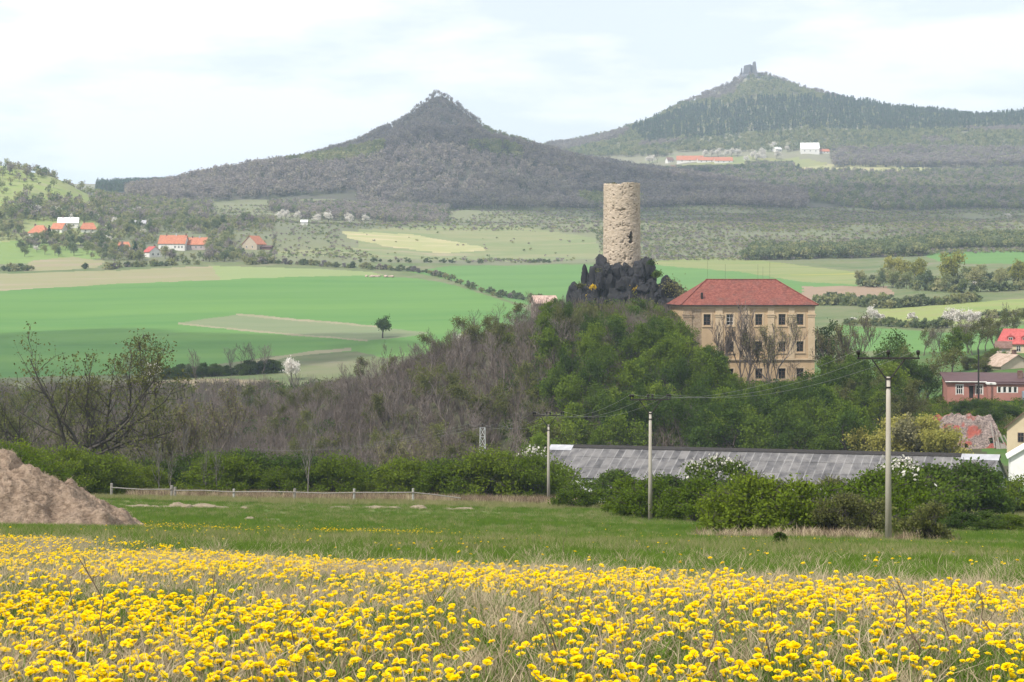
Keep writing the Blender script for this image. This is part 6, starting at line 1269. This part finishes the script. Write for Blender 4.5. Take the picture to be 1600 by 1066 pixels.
stuff('dandelions', 'thousands of yellow dandelions across the near meadow', 'flowers', p[rest], DALL, jit(len(rest), .62, 1.12) , rot=RNG.normal(size=len(rest)) * .7, tilt=RNG.normal(size=(len(rest), 2)) * .12)
p = sample(30000, (-60, 1680), (20, 120), cond=lambda x, y, z, px, row: (RNG.random(len(x)) < .03 + .5 * (fbm(x / 7, y / 4, 0, 48, 3) > .42)) & (RNG.random(len(x)) < np.interp(y, [20, 60, 120], [.9, .25, .12])))
stuff('scattered_dandelions', 'scattered dandelions in the green part of the meadow', 'flowers', p, DALL, jit(len(p), 1.0, 1.5), tilt=RNG.normal(size=(len(p), 2)) * .12)
p = sample(16000, (120, 760), (66, 104), cond=lambda x, y, z, px, row: (RNG.random(len(x)) < .34 * np.exp(-((y - 82 - 7 * np.sin(px / 90) + .02 * (px - 400)) / 11) ** 2) * (.12 + (fbm(x / 2.2, y / 5, 0, 49, 3) > .12)) * np.clip((px - 120) / 150, 0, 1) * np.clip((760 - px) / 200, 0, 1)))
stuff('dandelion_drift', 'yellow drift of dandelions across the far part of the meadow', 'flowers', p, DALL, jit(len(p), 1.0, 1.5))
# dead weeds and stalks standing in the flowers
weed_m = mat_noise('dead_weed', [(0.09, 0.06, 0.045), (0.17, 0.12, 0.085)], 8); 
def weed(px, D, h, label, lean=0.0):
    g = ground(px, D); t = thing('dead_weed', label, 'weed', g); r = random.Random(px); p0 = Vector((0, 0, -.03)); pts = [p0]
    for i in range(5): pts.append(pts[-1] + Vector((r.gauss(lean, .03), r.gauss(0, .02), h / 5)))
    MB().tube(pts, [.004, .0036, .0033, .003, .0026, .002], 5).build('stalk', weed_m, t)
    for k in range(5):
        b = pts[1 + k % 4].lerp(pts[2 + k % 4], r.random()); e = b + Vector((r.gauss(0, .09), r.gauss(0, .05), r.uniform(.05, .16))); MB().tube([b, b.lerp(e, .5) + Vector((0, 0, -.01)), e], [.002, .0017, .0012], 4).build('twig', weed_m, t)
for px, D, h, ln, lb in ((168, 9.5, .55, -.01, 'tall dead weed stalk among the dandelions at left'), (300, 10.5, .4, .03, 'bent dead stalk right of the tall one at left'), (110, 11, .35, 0, 'short dead stalk near the left edge'), (455, 9.2, .42, 0, 'thin dead stalk in the flowers left of the middle'), (860, 8.6, .45, -.01, 'dead stalk in the flowers near the middle'), (905, 10.5, .38, .01, 'branched dead stalk right of the middle'), (880, 33, .55, 0, 'dead stalk rising from the grass edge in the middle'), (1080, 9.0, .35, .02, 'low dead stalk right of the middle'), (1205, 8.8, .42, 0, 'dead stalk standing in the flowers at right'), (1430, 8.9, .5, -.02, 'tall branched dead weed near the right corner'), (1478, 9.4, .4, .02, 'second dead weed near the right corner'), (1545, 9.8, .38, 0, 'dead weed at the right edge'), (640, 11.2, .34, .02, 'short dead stalk in the pale grass patch'), (1380, 10.2, .36, .03, 'leaning dead weed left of the right corner pair')): weed(px, D, h, lb, ln)
g = ground(1219, 62); o = place(proto_conifer('seedling', 9, .55, .42, bark_dark, leaf_dark, 8, .09), 'young_juniper', 'small dark green upright plant in the meadow', 'plant', g, 1.0)

# --- ruin on top of the far hill
def far_ruin():
    D = 3290.0; k = F / D; c = P(1175, 118, D); t = thing('hilltop_ruin', 'grey castle ruin crowning the far right hill', 'ruin', (c.x, D, c.z)); st = mat_noise('ruin_stone', [(0.10, 0.10, 0.11), (0.17, 0.165, 0.17)], .3, 6, bump=.5, bscale=.5)
    z = lambda r: (118 - r) / k; x = lambda q: (q - 1175) / k
    def blk(pts, y0, y1, nm):
        n = len(pts); MB().add([(x(a), y0, z(b)) for a, b in pts] + [(x(a), y1, z(b)) for a, b in pts], [tuple(range(n))] + [tuple(range(2 * n - 1, n - 1, -1))] + [(i, i + n, (i + 1) % n + n, (i + 1) % n) for i in range(n)]).build(nm, st, t)
    blk([(1162, 124), (1172, 124), (1172, 101), (1168, 102), (1163, 103), (1162, 110)], -6, 6, 'wall'); blk([(1172, 124), (1176, 124), (1176, 103), (1172, 101)], -3, 5, 'wall'); blk([(1176, 124), (1184, 124), (1182, 112), (1180, 97), (1177, 97), (1176, 104)], -6, 6, 'tower_stump')
    for i, (a, b, w, h) in enumerate([(1166, 122, 12, 12), (1178, 122, 14, 12), (1160, 124, 8, 14), (1157, 128, 10, 14), (1153, 136, 10, 14), (1185, 124, 8, 10), (1158, 112, 3, 9)]): link('rock', rock_mesh(90 + i, w / k / 2, w / k / 2, h / k / 2, st, 3, .4, 1), t, (x(a), -7, z(b)))
far_ruin()
# rocks and rubble in the big green field
g = hit(590, 433, 700, 1100); t = thing('stone_heap', 'reddish heap of field stones at the top of the green field', 'stones', g); rub = mat_noise('field_stone', [(0.30, 0.20, 0.16), (0.46, 0.36, 0.30)], .8)
for i in range(16): link('stone', rock_mesh(120 + i, random.uniform(.8, 1.7), random.uniform(.6, 1.2), random.uniform(.4, .9), rub, 2, .35), t, (random.uniform(-8, 8), random.uniform(-2, 2), .3))

# ------------------------------------------------------------------ clouds that shade parts of the land, and the haze
def cloud_mat():
    m, n, l, o = mat_new('cloud'); d = n.new('ShaderNodeBsdfTranslucent'); d.inputs[0].default_value = (.9, .9, .9, 1); df = n.new('ShaderNodeBsdfDiffuse'); df.inputs[0].default_value = (.9, .9, .9, 1); tr = n.new('ShaderNodeBsdfTransparent')
    m1 = n.new('ShaderNodeMixShader'); m1.inputs[0].default_value = .5; l.new(df.outputs[0], m1.inputs[1]); l.new(d.outputs[0], m1.inputs[2]); m2 = n.new('ShaderNodeMixShader'); m2.inputs[0].default_value = .6; l.new(m1.outputs[0], m2.inputs[1]); l.new(tr.outputs[0], m2.inputs[2]); l.new(m2.outputs[0], o.inputs[0]); return m
CM = cloud_mat()
def cloud(gx, gy, gzv, w, d, label, alt=950.0, seed=0):
    """a cumulus whose shadow falls on gx, gy"""
    t = (alt - gzv) / sd.z; c = Vector((gx, gy, gzv)) + sd * t; V, Fc = ico(5); V = V.copy()
    n = fbm(V[:, 0] * 2 + seed, V[:, 1] * 2, V[:, 2] * 2, 200 + seed, 5); V = V * (1 + .8 * n)[:, None] * [w / 2, d / 2, min(w, d) * .18]; V[:, 2] = np.where(V[:, 2] < 0, V[:, 2] * .35, V[:, 2])
    o = link('cloud', np_mesh('cloud', V, [Fc], CM, smooth=True), None, c); tag(o, label, 'cloud')
cloud(-90, 2230, 140, 620, 640, 'cumulus cloud shading the pointed hill', seed=1)
cloud(-150, 600, -25, 230, 170, 'small cumulus cloud shading the lower green field', alt=700, seed=2)
cloud(430, 1750, 60, 900, 560, 'wide cumulus cloud shading the scrub slopes at right', seed=3)
hz = MB().box(-11500, 11500, -400, 9600, -75, 470).build('haze', None); hm, hn, hl, ho_ = mat_new('haze_air'); pv = hn.new('ShaderNodeVolumePrincipled'); pv.inputs['Color'].default_value = (.66, .80, 1.0, 1); pv.inputs['Density'].default_value = 0.00012; pv.inputs['Anisotropy'].default_value = 0.1
hl.new(pv.outputs[0], ho_.inputs['Volume']); hz.data.materials.append(hm); tag(hz, 'pale blue haze filling the air over the land', 'haze', kind='stuff')

# ------------------------------------------------------------------ members of a row that look alike are told apart by their place in it
ORD = ['first', 'second', 'third', 'fourth', 'fifth', 'sixth', 'seventh', 'eighth', 'ninth', 'tenth', 'eleventh', 'twelfth', 'thirteenth', 'fourteenth', 'fifteenth', 'sixteenth', 'seventeenth', 'eighteenth', 'nineteenth', 'twentieth'] + [t_ + '-' + x if x else {'twenty': '', 'thirty': 'thirtieth', 'forty': 'fortieth', 'fifty': 'fiftieth', 'sixty': 'sixtieth', 'seventy': 'seventieth'}[t_] for t_ in ('twenty', 'thirty', 'forty', 'fifty', 'sixty', 'seventy') for x in ('', 'first', 'second', 'third', 'fourth', 'fifth', 'sixth', 'seventh', 'eighth', 'ninth') if x or t_ != 'twenty']
def number_rows():
    sets = {}
    for o in COL.objects:
        if o.parent is None and o.get('group') and o.get('label'): sets.setdefault((o['group'], o['label']), []).append(o)
    for (g_, l_), os_ in sets.items():
        if 2 <= len(os_) <= 76 and len(l_.split()) <= 13 and 'castle wood' not in g_:
            os_.sort(key=lambda o: o.location.x / o.location.y)
            for i, o in enumerate(os_): o['label'] = l_ + ', ' + ORD[i] + ' from the left'
number_rows()
